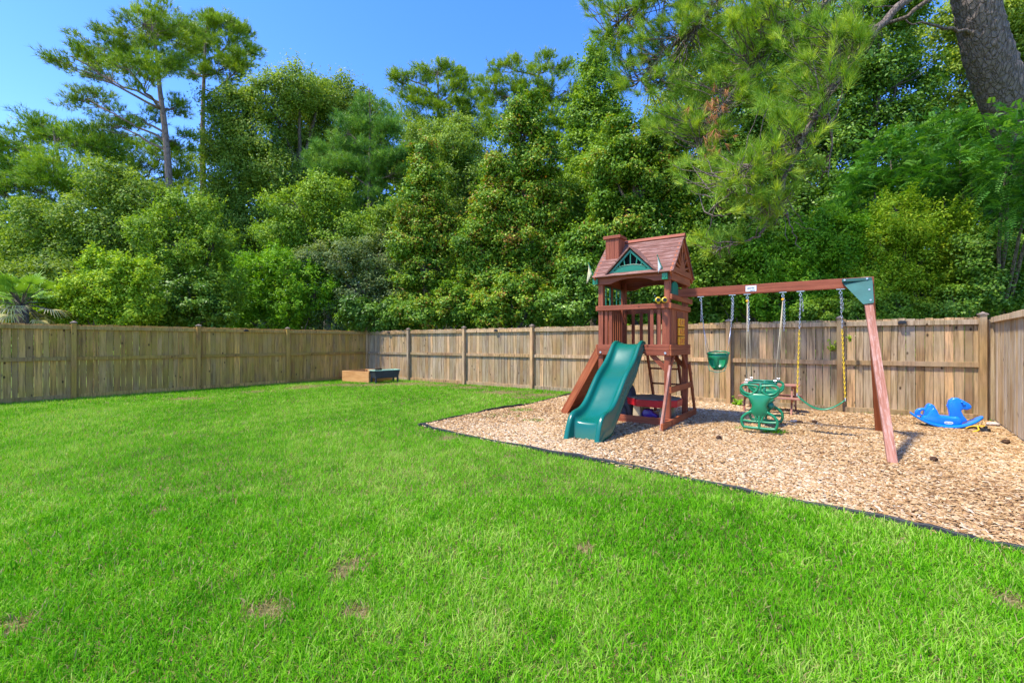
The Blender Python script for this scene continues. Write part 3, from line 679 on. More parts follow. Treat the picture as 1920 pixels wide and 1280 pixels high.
def text(body, size, parent, loc_, mat, extr=.0015, rot=(R(90), 0, 0), name='lettering'):
    cu = bpy.data.curves.new(name, 'FONT'); cu.body = body; cu.size = size; cu.extrude = extr; cu.align_x = 'CENTER'; cu.align_y = 'CENTER'; cu.materials.append(mat)
    o = bpy.data.objects.new('_t', cu); COL.objects.link(o); bpy.context.view_layer.update()
    me = bpy.data.meshes.new_from_object(o.evaluated_get(bpy.context.evaluated_depsgraph_get())); bpy.data.objects.remove(o)
    q = bpy.data.objects.new(name, me); finish(q, parent); q.location = loc_; q.rotation_euler = rot; return q
sx = XL + 1.10
mb = MB(); mb.box((sx, BY - .0465, bz + .005), (.15, .004, .088)); sg = mb.build('beam_sign', M['white'], PS)
text('gorilla', .042, sg, (sx - .0, BY - .0505, bz + .015), M['ink']); text('playsets', .022, sg, (sx + .02, BY - .0505, bz - .022), M['ink'])
# ------------------------------------------------------------------ swings (hang from the beam: things of their own)
def chain(mb, a, b, sag=0., link=.036, r=.0030):
    a = Vector(a); b = Vector(b); L = (b - a).length; n = max(2, int(L / (link * .78))); d = (b - a).normalized()
    sd = d.cross(Vector((0, 1, 0))).normalized(); up = d.cross(sd)
    for i in range(n):
        c = a.lerp(b, (i + .5) / n); q = sd if i % 2 else up; h = L / n * .66; P = []
        for k in range(7):
            t = k / 6 * 2 * math.pi; P.append(c + d * (math.cos(t) * h) + q * (math.sin(t) * .0095))
        mb.tube(P, r, 4, cap=False)
def hanger(root, x, y=BY):
    mb = MB(); mb.box((x, y, 2.137), (.10, .035, .012)); mb.tube([(x, y, 2.135), (x, y, 2.10)], .008, 6)
    mb.tube([(x + .018 * math.cos(k * math.pi / 4), y, 2.085 + .02 * math.sin(k * math.pi / 4)) for k in range(9)], .005, 5); mb.build('hanger', M['steel'], root)
def swing_root(name, label): return empty(name, T0, ANG, label, 'swing')
# bucket swing
sb = swing_root('bucket_swing', 'green bucket baby swing on chains nearest the tower')
xa, xb, xc = XL + .342, XL + .825, XL + .61
for x, xs in ((xa, xc - .15), (xb, xc + .15)):
    hanger(sb, x); mb = MB(); chain(mb, (x, BY, 2.07), (x + (xs - x) * .35, BY, 1.62)); chain(mb, (x + .02, BY - .03, 2.05), (x + .012, BY - .05, 1.72)); mb.build('chain', M['steel'], sb, smooth=True)
    for dy_ in (-.10, .10):
        mb = MB(); mb.tube([(x + (xs - x) * .35, BY, 1.62), (xs, BY + dy_, 1.17)], .004, 6); mb.build('rope', M['steel'], sb, smooth=True)
mb = MB(); rim = []; n = 24
# bucket shell: rim, side wall, leg openings
def bk_ring(z, rx, ry): return [(xc + rx * math.cos(2 * math.pi * k / n), BY + ry * math.sin(2 * math.pi * k / n), z) for k in range(n)]
rings = [bk_ring(1.185, .165, .14), bk_ring(1.14, .163, .137), bk_ring(1.09, .158, .13), bk_ring(1.03, .145, .12), bk_ring(.97, .11, .09), bk_ring(.92, .06, .05)]
for q in rings: mb.v += q
for i in range(5):
    for k in range(n):
        ang = 2 * math.pi * (k + .5) / n; front = math.sin(ang) < -.25
        if front and i in (2, 3) and (.30 < abs(math.cos(ang)) < .80): continue
        a = i * n + k; b = i * n + (k + 1) % n; mb.f.append([a, b, b + n, a + n]); mb.t.append(0); mb.m.append(0)
mb.f.append([5 * n + k for k in range(n)]); mb.t.append(0); mb.m.append(0)
o = mb.build('bucket_seat', M['greenp'], sb, smooth=True); md = o.modifiers.new('s', 'SOLIDIFY'); md.thickness = .012
mb = MB(); mb.tube([(xc + .167 * math.cos(2 * math.pi * k / 24), BY + .142 * math.sin(2 * math.pi * k / 24), 1.188 + (.035 if math.sin(2 * math.pi * k / 24) > 0 else 0) * abs(math.sin(2 * math.pi * k / 24))) for k in range(25)], .012, 8); mb.build('seat_rim', M['greenp'], sb, smooth=True)
mb = MB(); mb.tube([(xc - .14, BY - .06, 1.0), (xc - .11, BY - .09, .91), (xc, BY - .10, .885), (xc + .11, BY - .09, .91), (xc + .14, BY - .06, 1.0)], .006, 6); mb.build('under_strap', M['greend'], sb, smooth=True)
# glider
gl = swing_root('glider_swing', 'two seat green plastic glider swing hanging on ropes')
xg = XL + 1.26; y0, y1 = .17, 1.0
for x in (XL + 1.042, XL + 1.53):
    hanger(gl, x); mb = MB(); chain(mb, (x, BY, 2.07), (x + .01, BY + .01, 1.55)); chain(mb, (x + .02, BY - .02, 2.05), (x + .025, BY - .02, 1.65)); mb.build('chain', M['steel'], gl, smooth=True)
    mb = MB(); mb.lathe([(.001, -.025), (.02, -.015), (.022, .01), (.001, .02)], (x, BY, 2.03), 10); mb.build('pulley', M['orange'], gl, smooth=True)
    xs = xg + (-.19 if x < xg else .19)
    for ys in (y0 + .16, y1 - .16):
        mb = MB(); mb.tube([(x, BY, 2.03), (xs, ys, .80)], .0052, 6); mb.build('rope', M['rope'], gl, smooth=True)
        mb = MB(); mb.tube([(xs, ys, .82), (xs, ys, .74)], .009, 6); mb.tube([(xs - .02, ys, .80), (xs + .02, ys, .80)], .008, 6); mb.build('rope_clip', M['steel'], gl)
def glider_end(yc, sgn):
    hb = MB(); fb = MB()
    def T(P, r=.019, tb=None): (hb if P[0][2] > .4 else fb).tube([(xg + x, yc + sgn * dy, z) for x, dy, z in smooth_path([Vector(p) for p in P], 5)], r, 8)
    # handle loops
    for s in (-1, 1):
        T([(s * .03, 0, .66), (s * .10, 0, .60), (s * .20, .0, .62), (s * .245, .0, .69), (s * .20, 0, .735), (s * .10, 0, .73), (s * .03, 0, .72), (s * .02, 0, .69), (s * .03, 0, .66)], .019)
        T([(s * .245, .0, .69), (s * .235, -.01, .61), (s * .15, -.01, .555), (s * .02, -.01, .54)], .020)
        # foot loop
        T([(s * .10, 0, .34), (s * .17, 0, .30), (s * .225, 0, .24), (s * .235, 0, .17), (s * .215, 0, .11), (s * .19, 0, .10), (s * .10, 0, .095), (0, 0, .098)], .021)
        T([(0, 0, .195), (s * .12, 0, .19), (s * .235, 0, .20)], .017)
        T([(s * .035, 0, .20), (s * .05, 0, .27), (s * .10, 0, .325), (s * .15, 0, .30)], .016)
    T([(0, 0, .10), (0, 0, .20), (0, 0, .28)], .020)
    hb.build('hand_grip', M['greenp'], gl, smooth=True); fb.build('foot_rest', M['greenp'], gl, smooth=True)
    # body: hourglass loft
    bd = MB(); n = 16; prof = [(.62, .17, .03), (.565, .175, .045), (.51, .14, .055), (.45, .105, .06), (.40, .10, .06), (.35, .12, .055), (.31, .12, .045), (.27, .06, .03), (.24, .025, .022)]
    for z, rx, ry in prof:
        for k in range(n):
            a = 2 * math.pi * k / n; cx = math.copysign(abs(math.cos(a)) ** .7, math.cos(a)); bd.v.append((xg + rx * cx, yc + sgn * -.015 + ry * math.sin(a), z))
    for i in range(len(prof) - 1):
        for k in range(n):
            a = i * n + k; b = i * n + (k + 1) % n; bd.f.append([a, b, b + n, a + n]); bd.t.append(0); bd.m.append(0)
    bd.f.append(list(range(n))); bd.f.append([(len(prof) - 1) * n + k for k in range(n)]); bd.t += [0, 0]; bd.m += [0, 0]
    bd.build('glider_body', M['greenp'], gl, smooth=True, subsurf=1)
glider_end(y0, -1); glider_end(y1, 1)
for yc, s in ((y0, 1), (y1, -1)):
    mb = MB(); prof = smooth_path([Vector((0, yc + s * .02, .44)), Vector((0, yc + s * .12, .46)), Vector((0, yc + s * .25, .455)), Vector((0, yc + s * .36, .44))], 4)
    for i, p in enumerate(prof):
        w_ = .10 + .05 * math.sin(math.pi * i / (len(prof) - 1))
        for k in range(8):
            a = 2 * math.pi * k / 8; mb.v.append((xg + w_ * math.cos(a), p.y, p.z + .03 * math.sin(a)))
    for i in range(len(prof) - 1):
        for k in range(8):
            a = i * 8 + k; b = i * 8 + (k + 1) % 8; mb.f.append([a, b, b + 8, a + 8]); mb.t.append(0); mb.m.append(0)
    mb.build('glider_seat', M['greenp'], gl, smooth=True)
    mb = MB(); ys = yc + s * .16; mb.tube([(xg - .22, ys, .755), (xg + .22, ys, .755)], .016, 10); mb.build('crossbar', M['greend'], gl, smooth=True)
    mb = MB(); mb.tube([(xg - .225, ys, .755), (xg - .17, ys, .755)], .0185, 10); mb.build('bar_sleeve', M['stone'], gl, smooth=True)
    mb = MB(); mb.tube([(xg, ys, .75), (xg, ys + s * .04, .60), (xg, ys + s * .05, .46)], .02, 8); mb.build('crossbar_stem', M['greend'], gl, smooth=True)
mb = MB(); mb.tube([(xg + .03, y0, .43), (xg + .03, y1, .43)], .035, 12); mb.build('spine', M['greenp'], gl, smooth=True)
mb = MB(); mb.lathe([(.001, -.05), (.04, -.04), (.055, 0), (.04, .04), (.001, .05)], (xg + .135, y0 + .10, .43), 12); mb.build('knob', M['greend'], gl, smooth=True)
# belt swing
bs_ = swing_root('belt_swing', 'green belt swing with yellow coated chains nearest the end legs')
xL, xR = XL + 1.758, XL + 2.245; sL, sR = XL + 1.715, XL + 2.30
for x, xs, zs in ((xL, sL, .60), (xR, sR, .57)):
    hanger(bs_, x); mb = MB(); chain(mb, (x, BY, 2.07), (x + (xs - x) * .35, BY, 1.56), link=.042, r=.0036); chain(mb, (x + .02, BY + .02, 2.05), (x + .03, BY + .02, 1.84), link=.042); mb.build('chain', M['steel'], bs_, smooth=True)
    mb = MB(); chain(mb, (x + (xs - x) * .35, BY, 1.56), (xs, BY, zs), link=.044, r=.0052); c = mb.build('chain_sleeve', M['yellow'], bs_, smooth=True)
    mb = MB(); mb.tube([(xs, BY - .05, zs - .03), (xs, BY, zs + .01), (xs, BY + .05, zs - .03), (xs, BY - .05, zs - .03)], .007, 6); mb.build('seat_ring', M['steel'], bs_)
mb = MB(); n = 16
for i in range(n + 1):
    t = i / n; x = sL + (sR - sL) * t; z = .57 - .03 * t - .17 * math.sin(math.pi * t) ** .9 if 0 < t < 1 else .57 - .03 * t
    w = .07 - .03 * (1 - math.sin(math.pi * t))
    for s in (-1, 1): mb.v.append((x, BY + s * w, z))
for i in range(n): mb.f.append([2 * i, 2 * i + 1, 2 * i + 3, 2 * i + 2]); mb.t.append(0); mb.m.append(0)
o = mb.build('belt_seat', M['greenp'], bs_, smooth=True); md = o.modifiers.new('s', 'SOLIDIFY'); md.thickness = .014
# ------------------------------------------------------------------ things under and round the tower
pc = pw(.80, .62, 0)
tb = empty('play_table', pc, ANG, 'eight sided play table with bright red rim under the tower', 'toy table')
def octo(r, z, wob=0): return [(r * 1.0 * math.cos(math.pi / 8 + k * math.pi / 4) * 1.08, r * .98 * math.sin(math.pi / 8 + k * math.pi / 4), z) for k in range(8)]
def oct_slab(name, r0, r1, z0, z1, mat, par, bev=.008, sub=0):
    mb = MB(); mb.v = octo(r0, z0) + octo(r1, z1); mb.f = [list(range(7, -1, -1)), list(range(8, 16))] + [[k, (k + 1) % 8, 8 + (k + 1) % 8, 8 + k] for k in range(8)]; mb.t = [0] * 10; mb.m = [0] * 10
    return mb.build(name, mat, par, bevel=bev)
oct_slab('rim', .44, .445, .265, .385, M['redp'], tb, .012); oct_slab('tabletop', .435, .40, .386, .405, M['brown_top'], tb, .008)
for k in range(4):
    a = math.pi / 4 + k * math.pi / 2; x, y = .33 * math.cos(a), .31 * math.sin(a)
    mb = MB(); mb.v = [(x - .075, y - .05, 0), (x + .075, y - .05, 0), (x + .075, y + .05, 0), (x - .075, y + .05, 0), (x - .06, y - .045, .27), (x + .06, y - .045, .27), (x + .06, y + .045, .27), (x - .06, y + .045, .27)]
    mb.f = [[0, 3, 2, 1], [4, 5, 6, 7], [0, 1, 5, 4], [1, 2, 6, 5], [2, 3, 7, 6], [3, 0, 4, 7]]; mb.t = [0] * 6; mb.m = [0] * 6; mb.build('leg', M['tan'], tb, bevel=.012)
tc = pw(.74, .48, 0)
ty = empty('toy_car', tc, ANG, 'small purple and black toy car under the red rimmed table', 'toy car')
mb = MB(); mb.prism([(-.16, .05), (-.17, .11), (-.10, .14), (-.06, .20), (.06, .20), (.10, .14), (.17, .12), (.17, .05)], -.07, .07); mb.build('body', M['purple'], ty, bevel=.018, smooth=True)
for x in (-.10, .10):
    for y in (-.075, .075): mb = MB(); mb.tube([(x, y - .018, .045), (x, y + .018, .045)], .042, 14); mb.build('wheel', M['black'], ty, bevel=.005)
tp = pw(.25, .62, 0)
tr_ = empty('covered_grill', tp, ANG, 'waist high object under a draped charcoal cover beside the slide', 'covered toy')
mb = MB(); n = 20; prof = [(.0, .0), (.05, .0), (.15, .0), (.27, .0), (.37, .0), (.48, .0), (.57, .0), (.63, .0), (.665, .0)]
rad = [.235, .22, .215, .21, .205, .19, .16, .10, .02]; rr = random.Random(5)
for i, (z, _) in enumerate(prof):
    for k in range(n):
        a = 2 * math.pi * k / n; fold = 1 + .09 * math.sin(5 * a + .4) * (1 - i / 9) + .04 * math.sin(9 * a + i * .3); sq = 1 / max(abs(math.cos(a)), abs(math.sin(a))) ** .55
        mb.v.append((rad[i] * fold * sq * math.cos(a), rad[i] * .85 * fold * sq * math.sin(a), z))
for i in range(8):
    for k in range(n): a = i * n + k; b = i * n + (k + 1) % n; mb.f.append([a, b, b + n, a + n]); mb.t.append(0); mb.m.append(0)
mb.f.append([8 * n + k for k in range(n)]); mb.t.append(0); mb.m.append(0)
mb.build('cover', M['grey_tarp'], tr_, smooth=True, subsurf=1)
mb = MB(); mb.tube([(.02 + .10 * math.cos(math.pi * k / 8), -.205, .03 + .22 * math.sin(math.pi * k / 8)) for k in range(9)], .012, 6); mb.build('cover_hem', M['black'], tr_, smooth=True)
# kids picnic table by the fence
kt = empty('picnic_table', (5.10, 9.0, 0), ANG, 'small faded red wooden picnic table behind the glider swing', 'picnic table')
for (y, z, L_, nm) in ((-.28, .315, 1.04, 'bench_plank'), (.28, .315, 1.04, 'bench_plank')): board(nm, (-L_ / 2, y, z), (L_ / 2, y, z), .15, .03, M['red_worn'], kt, (0, 1, 0))
for y in (-.08, .08): board('tabletop_plank', (-.50, y, .545), (.50, y, .545), .15, .03, M['red_worn'], kt, (0, 1, 0))
for x in (-.40, .40):
    for s in (-1, 1): board('leg', (x + .02 * s, s * .30, .0), (x + .02 * s, s * .05, .53), .05, .03, M['red_worn'], kt, (0, 1, 0))
    board('leg_brace', (x, -.34, .285), (x, .34, .285), .05, .03, RO, kt); board('leg_brace', (x, -.14, .51), (x, .14, .51), .04, .03, RO, kt)
# rocking horse
rh = empty('rocking_horse', (6.93, 7.28, 0), ANG + R(4), 'bright blue plastic rocking horse on the wood chips by the fence', 'rocking horse')
def solid(name, poly, hw, mat, par, bev=.02, sub=1, taper=None):
    mb = MB(); mb.prism(poly, -hw, hw); o = mb.build(name, mat, par, smooth=True, bevel=bev); return o
# rocker tray
mb = MB(); st = []
for i in range(17):
    t = -1 + 2 * i / 16; x = t * .43; zb = .012 + .17 * abs(t) ** 2.1; hw = .15 * (1 - .55 * abs(t) ** 3.5); th = .05 - .012 * abs(t)
    if abs(t) == 1: hw = .05
    st.append([(x, -hw, zb + .01), (x, -hw * .96, zb + th), (x, hw * .96, zb + th), (x, hw, zb + .01), (x, hw * .8, zb), (x, -hw * .8, zb)])
for q in st: mb.v += q
for i in range(16):
    for k in range(6): a = i * 6 + k; b = i * 6 + (k + 1) % 6; mb.f.append([a, b, b + 6, a + 6]); mb.t.append(0); mb.m.append(0)
mb.f += [list(range(6)), [96 + k for k in range(6)]]; mb.t += [0, 0]; mb.m += [0, 0]
mb.build('rocker', M['blue'], rh, smooth=False, bevel=.012)
solid('body', [(-.29, .09), (-.30, .16), (-.24, .19), (-.20, .26), (-.15, .32), (-.11, .27), (-.085, .205), (-.06, .19), (.09, .185), (.12, .20), (.16, .17), (.20, .10), (.12, .045), (-.12, .035)], .085, M['blue'], rh, .03)
solid('seat_back', [(-.27, .15), (-.25, .27), (-.22, .345), (-.18, .36), (-.14, .33), (-.11, .25), (-.09, .19)], .075, M['blue'], rh, .03)
solid('tail', [(-.37, .17), (-.37, .23), (-.34, .265), (-.28, .285), (-.22, .28), (-.22, .25), (-.29, .245), (-.31, .20), (-.26, .17)], .03, M['blue'], rh, .014)
solid('head', [(.055, .17), (.04, .26), (.03, .34), (.04, .41), (.085, .455), (.14, .46), (.20, .43), (.27, .385), (.30, .345), (.285, .31), (.24, .295), (.195, .30), (.175, .28), (.20, .21), (.25, .14), (.16, .09)], .058, M['blue'], rh, .024)
mb = MB()
for k in range(9): mb.box((.03 + .008 * abs(k - 5), 0, .21 + k * .026), (.035, .05, .017))
mb.build('mane', M['blue'], rh, bevel=.006)
for s in (-1, 1):
    mb = MB(); mb.tube([(.17, s * .03, .40), (.18, s * .085, .405)], .013, 8); mb.build('handle', M['blue'], rh, smooth=True)
    mb = MB(); mb.lathe([(.001, -.018), (.016, -.01), (.02, 0), (.016, .01), (.001, .018)], (.205, s * .056, .372), 10); mb.build('eye', M['blue'], rh, smooth=True)
mb = MB(); mb.prism([(.022 + .052 * math.copysign(abs(math.cos(a)) ** .6, math.cos(a)), .095 + .019 * math.copysign(abs(math.sin(a)) ** .8, math.sin(a))) for a in [k * math.pi / 10 for k in range(20)]], -.089, -.086)
bd = mb.build('badge', M['white'], rh); text('little tikes', .020, bd, (.022, -.0895, .095), M['ink'])
rh.scale = (1, 1, 1.08)
# wooden planter box
pb = empty('raised_planter_box', (-4.84, 15.4, 0), ANG + R(8), 'new pale cedar raised garden box in the far corner', 'planter box')
Lb, Db, Hb = 1.25, 1.1, .385
for k in range(2):
    z = .098 + k * .193
    board('side_plank', (-Lb, 0, z), (0, 0, z), .19, .03, M['cedar'], pb); board('side_plank', (-.016, .016, z), (-.016, Db, z), .19, .03, M['cedar'], pb); board('side_plank', (-Lb + .016, .016, z), (-Lb + .016, Db, z), .19, .03, M['cedar'], pb); board('side_plank', (-Lb, Db + .016, z), (0, Db + .016, z), .19, .03, M['cedar'], pb)
for x in (-.05, -Lb + .05):
    for y in (.04, Db - .03): board('corner_post', (x, y, .0), (x, y, .375), .05, .05, M['cedar'], pb, (1, 0, 0))
mb = MB(); mb.box((-Lb / 2, Db / 2, .14), (Lb - .07, Db - .05, .26)); mb.build('soil', M['soil'], pb)
# elevated planter
ep = empty('elevated_planter', (-4.36, 15.6, 0), R(42), 'dark slate plastic planter on four legs with pale green tray', 'planter')
def frus(mb, x0, y0, z0, x1, y1, z1):
    b = len(mb.v); mb.v += [(-x0, -y0, z0), (x0, -y0, z0), (x0, y0, z0), (-x0, y0, z0), (-x1, -y1, z1), (x1, -y1, z1), (x1, y1, z1), (-x1, y1, z1)]
    for q in ((0, 3, 2, 1), (4, 5, 6, 7), (0, 1, 5, 4), (1, 2, 6, 5), (2, 3, 7, 6), (3, 0, 4, 7)): mb.f.append([b + i for i in q]); mb.t.append(0); mb.m.append(0)
mb = MB(); frus(mb, .41, .18, .17, .46, .21, .425); mb.build('trough', M['planter'], ep, bevel=.01)
mb = MB()
for (c, d) in (((0, -.20, .432), (.96, .045, .022)), ((0, .20, .432), (.96, .045, .022)), ((-.46, 0, .432), (.045, .36, .022)), ((.46, 0, .432), (.045, .36, .022))): mb.box(c, d)
mb.box((0, 0, .424), (.88, .36, .006)); mb.build('tray', M['tray'], ep)
for x in (-.40, .40):
    for y in (-.16, .16): mb = MB(); mb.v = []; mb.box((x, y, .13), (.05, .05, .26)); mb.build('leg', M['planter'], ep, bevel=.006)
mb = MB(); mb.lathe([(.001, 0), (.07, .0), (.10, .04), (.06, .075), (.001, .08)], (-.22, .02, .43), 12, sx=1.4); mb.build('soil_mound', M['soil'], ep, smooth=True)
# small stuff on the chips
def lump(name, x, y, r, mat, label, cat, sx=1., h=.7, seed=1, group=None):
    rr = random.Random(seed); o_ = bpy.data.meshes.new(name); bm = bmesh.new(); bmesh.ops.create_icosphere(bm, subdivisions=3, radius=1)
    k = [rr.uniform(0, 6) for _ in range(6)]
    for v in bm.verts:
        d = 1 + .16 * math.sin(5 * v.co.x + k[0]) * math.sin(4 * v.co.y + k[1]) + .10 * math.sin(9 * v.co.z + k[2]) * math.sin(8 * v.co.x + k[3]) + (.14 if 'cone' in name else .02) * math.sin(17 * v.co.z + k[4]) * math.sin(13 * v.co.x + k[5])
        v.co = Vector((v.co.x * sx, v.co.y, v.co.z * h)) * d * r
    bm.to_mesh(o_); bm.free(); o_.materials.append(mat); o_.polygons.foreach_set('use_smooth', [True] * len(o_.polygons))
    o = finish(bpy.data.objects.new(name, o_), None); o.location = (x, y, r * h * .75 + .02); o.rotation_euler = (0, 0, rr.uniform(0, 6)); return tag(o, label, cat, group)
def gnd(px, py): Z = 1168.6 / (py - 642); return gx(px, Z), Z
for i, (px_, py_, lab) in enumerate(((1348, 825, 'dark pine cone lying on the chips left of the glider'), (1751, 867, 'dark pine cone lying on the chips right of the near swing leg'), (1527, 795, 'dark pine cone on the chips below the belt swing'), (1886, 834, 'grey pine cone at the foot of the right fence'))):
    x, y = gnd(px_, py_); lump('pine_cone', x, y, .035 if i < 3 else .04, M['cone'], lab, 'pine cone', 1.3, .8, 10 + i, 'fallen pine cones')
x, y = gnd(1489, 794); lump('rock', x, y, .045, M['stone'], 'pale pinkish rock on the chips below the belt swing', 'rock', 1.5, .6, 3)
x, y = gnd(1500, 796); lump('rock', x, y, .038, M['cone'], 'dark brown rock touching the pale rock on the chips', 'rock', 1.3, .8, 4)
x, y = gnd(1862, 800); lump('rock', x, y, .06, M['stone'], 'grey stone in the fence corner behind the black block', 'rock', 1.4, .6, 6)
x, y = gnd(1848, 812); bb = empty('anchor_block', (x, y, 0), .3, 'small black block with a yellow strap in the fence corner', 'block')
mb = MB(); mb.v = []; frus(mb, .055, .05, 0, .04, .04, .075); frus(mb, .022, .02, .0755, .018, .018, .115); mb.build('block', M['black'], bb, bevel=.008)
mb = MB(); mb.tube(smooth_path([Vector((-.02, 0, .11)), Vector((-.08, .05, .10)), Vector((-.16, .0, .06)), Vector((-.24, .03, .03))], 5), .010, 6); mb.tube(smooth_path([Vector((-.02, .02, .11)), Vector((-.10, .12, .09)), Vector((-.22, .12, .07))], 5), .009, 6); mb.build('strap', M['yellow'], bb, smooth=True)
# ------------------------------------------------------------------ vegetation
M['bark_pine'] = bark_mat('pine_bark', (.05, .036, .03), (.23, .18, .145), 17)
M['bark_far'] = bark_mat('grey_pine_bark', (.09, .065, .05), (.27, .20, .16), 7)
M['bark'] = bark_mat('grey_bark', (.05, .042, .034), (.20, .165, .13), 14)
M['oak'] = leaf_mat('oak_leaves', (0.103, 0.194, 0.020), (0.233, 0.352, 0.037), (0.465, 0.547, 0.068))
M['olive'] = leaf_mat('olive_leaves', (.115, .215, .022), (.225, .365, .042), (.42, .54, .085))
M['greyg'] = leaf_mat('grey_green_leaves', (0.083, 0.158, 0.041), (0.176, 0.264, 0.084), (0.355, 0.423, 0.158))
M['bright'] = leaf_mat('bright_leaves', (0.091, 0.238, 0.011), (0.199, 0.446, 0.016), (0.416, 0.653, 0.041), .4)
M['lime'] = leaf_mat('lime_leaves', (.13, .27, .014), (.32, .52, .02), (.60, .70, .05), .4)
M['dark'] = M['dark']
M['deep'] = leaf_mat('dark_glossy_leaves', (.058, .145, .013), (.135, .280, .022), (.30, .45, .045), .3, .45, .3)
M['mag'] = leaf_mat('magnolia_leaves', (.075, .18, .014), (.17, .34, .024), (.42, .52, .034), .35, .5, .25, (.40, .20, .035))
M['gum'] = leaf_mat('sweetgum_leaves', (.110, .225, .018), (.235, .405, .030), (.44, .59, .060), .4)
M['comp'] = leaf_mat('pinnate_leaves', (.036, .14, .016), (.095, .285, .026), (.23, .46, .055), .35)
M['needle'] = leaf_mat('pine_needles', (.10, .20, .014), (.25, .40, .020), (.54, .64, .04), .3, .45)
M['needle_b'] = leaf_mat('young_pine_needles', (.07, .19, .03), (.16, .34, .042), (.36, .53, .075), .3, .45)
M['needle_n'] = leaf_mat('long_pine_needles', (0.093, 0.214, 0.019), (0.231, 0.409, 0.029), (0.555, 0.670, 0.056), .3, .45)
M['needle_d'] = leaf_mat('dead_needles', (0.242, 0.095, 0.034), (0.454, 0.189, 0.068), (0.635, 0.324, 0.135), .2, .7, .1)
M['palm'] = leaf_mat('palmetto_leaves', (.12, .28, .02), (.26, .46, .04), (.66, .56, .27), .3)
def unit(a): return a / np.maximum(np.linalg.norm(a, axis=1, keepdims=True), 1e-9)
def leaves(rg, C, Nrm, ln, wd, fold=.18, jit=.9):
    n = len(C); N_ = unit(Nrm + rg.normal(0, jit, (n, 3)) * .6)
    a = rg.normal(0, 1, (n, 3)); a[:, 2] -= .45; A = unit(a - N_ * (a * N_).sum(1, keepdims=True)); B = np.cross(N_, A)
    L = (ln * rg.uniform(.6, 1.3, n))[:, None]; W = (wd * rg.uniform(.7, 1.25, n))[:, None]
    V = np.stack([C - A * L * .5, C + A * L * .02 - B * W * .5 + N_ * W * fold, C + A * L * .5 - N_ * L * .08, C + A * L * .02 + B * W * .5 + N_ * W * fold], 1)
    return V.reshape(-1, 3)
def quads(n, k=4): return np.arange(n * k).reshape(n, k)
def sph(rg, n): return unit(rg.normal(0, 1, (n, 3)))
def lobes_world(lobes, Y, dep=.9, x0=0., y0=0.):
    out = []
    for l in lobes:
        px, py, rx, rz = l[:4]; dy = l[4] if len(l) > 4 else 0
        yy = Y + dy; s = yy / 853.3; out.append((gx(px, yy) - x0, yy - y0, gz(py, yy), rx * s, min(rx, rz) * s * dep, rz * s))
    return out
def curve(p0, p1, rise, k=5, wob=.0, rr=None):
    p0 = Vector(p0); p1 = Vector(p1); mid = (p0 + p1) / 2 + Vector((0, 0, rise)); out = []
    for i in range(k + 1):
        t = i / k; q = p0 * (1 - t) ** 2 + mid * 2 * t * (1 - t) + p1 * t * t
        if rr and 0 < i < k: q = q + Vector((rr.uniform(-wob, wob), rr.uniform(-wob, wob), rr.uniform(-wob, wob)))
        out.append(q)
    return out
def spots(rg, LW, dens, shell=.45, zmin=1.0):
    """clump centres spread through the lobes, mostly near their surface"""
    out = []; own = []
    for i, (x, y, z, rx, ry, rz) in enumerate(LW):
        n = max(4, int(dens * (rx * ry * rz) ** .6667 * 4)); d = sph(rg, n); r = rg.uniform(shell, 1., n) ** .7
        wob = 1 + .18 * np.sin(d[:, 0] * 5 + i) * np.sin(d[:, 2] * 6 + 2 * i)
        P = d * (r * wob)[:, None] * np.array([rx, ry, rz]) + np.array([x, y, z]); P = P[P[:, 2] > zmin]
        out.append(P); own += [i] * len(P)
    return np.concatenate(out), np.array(own)
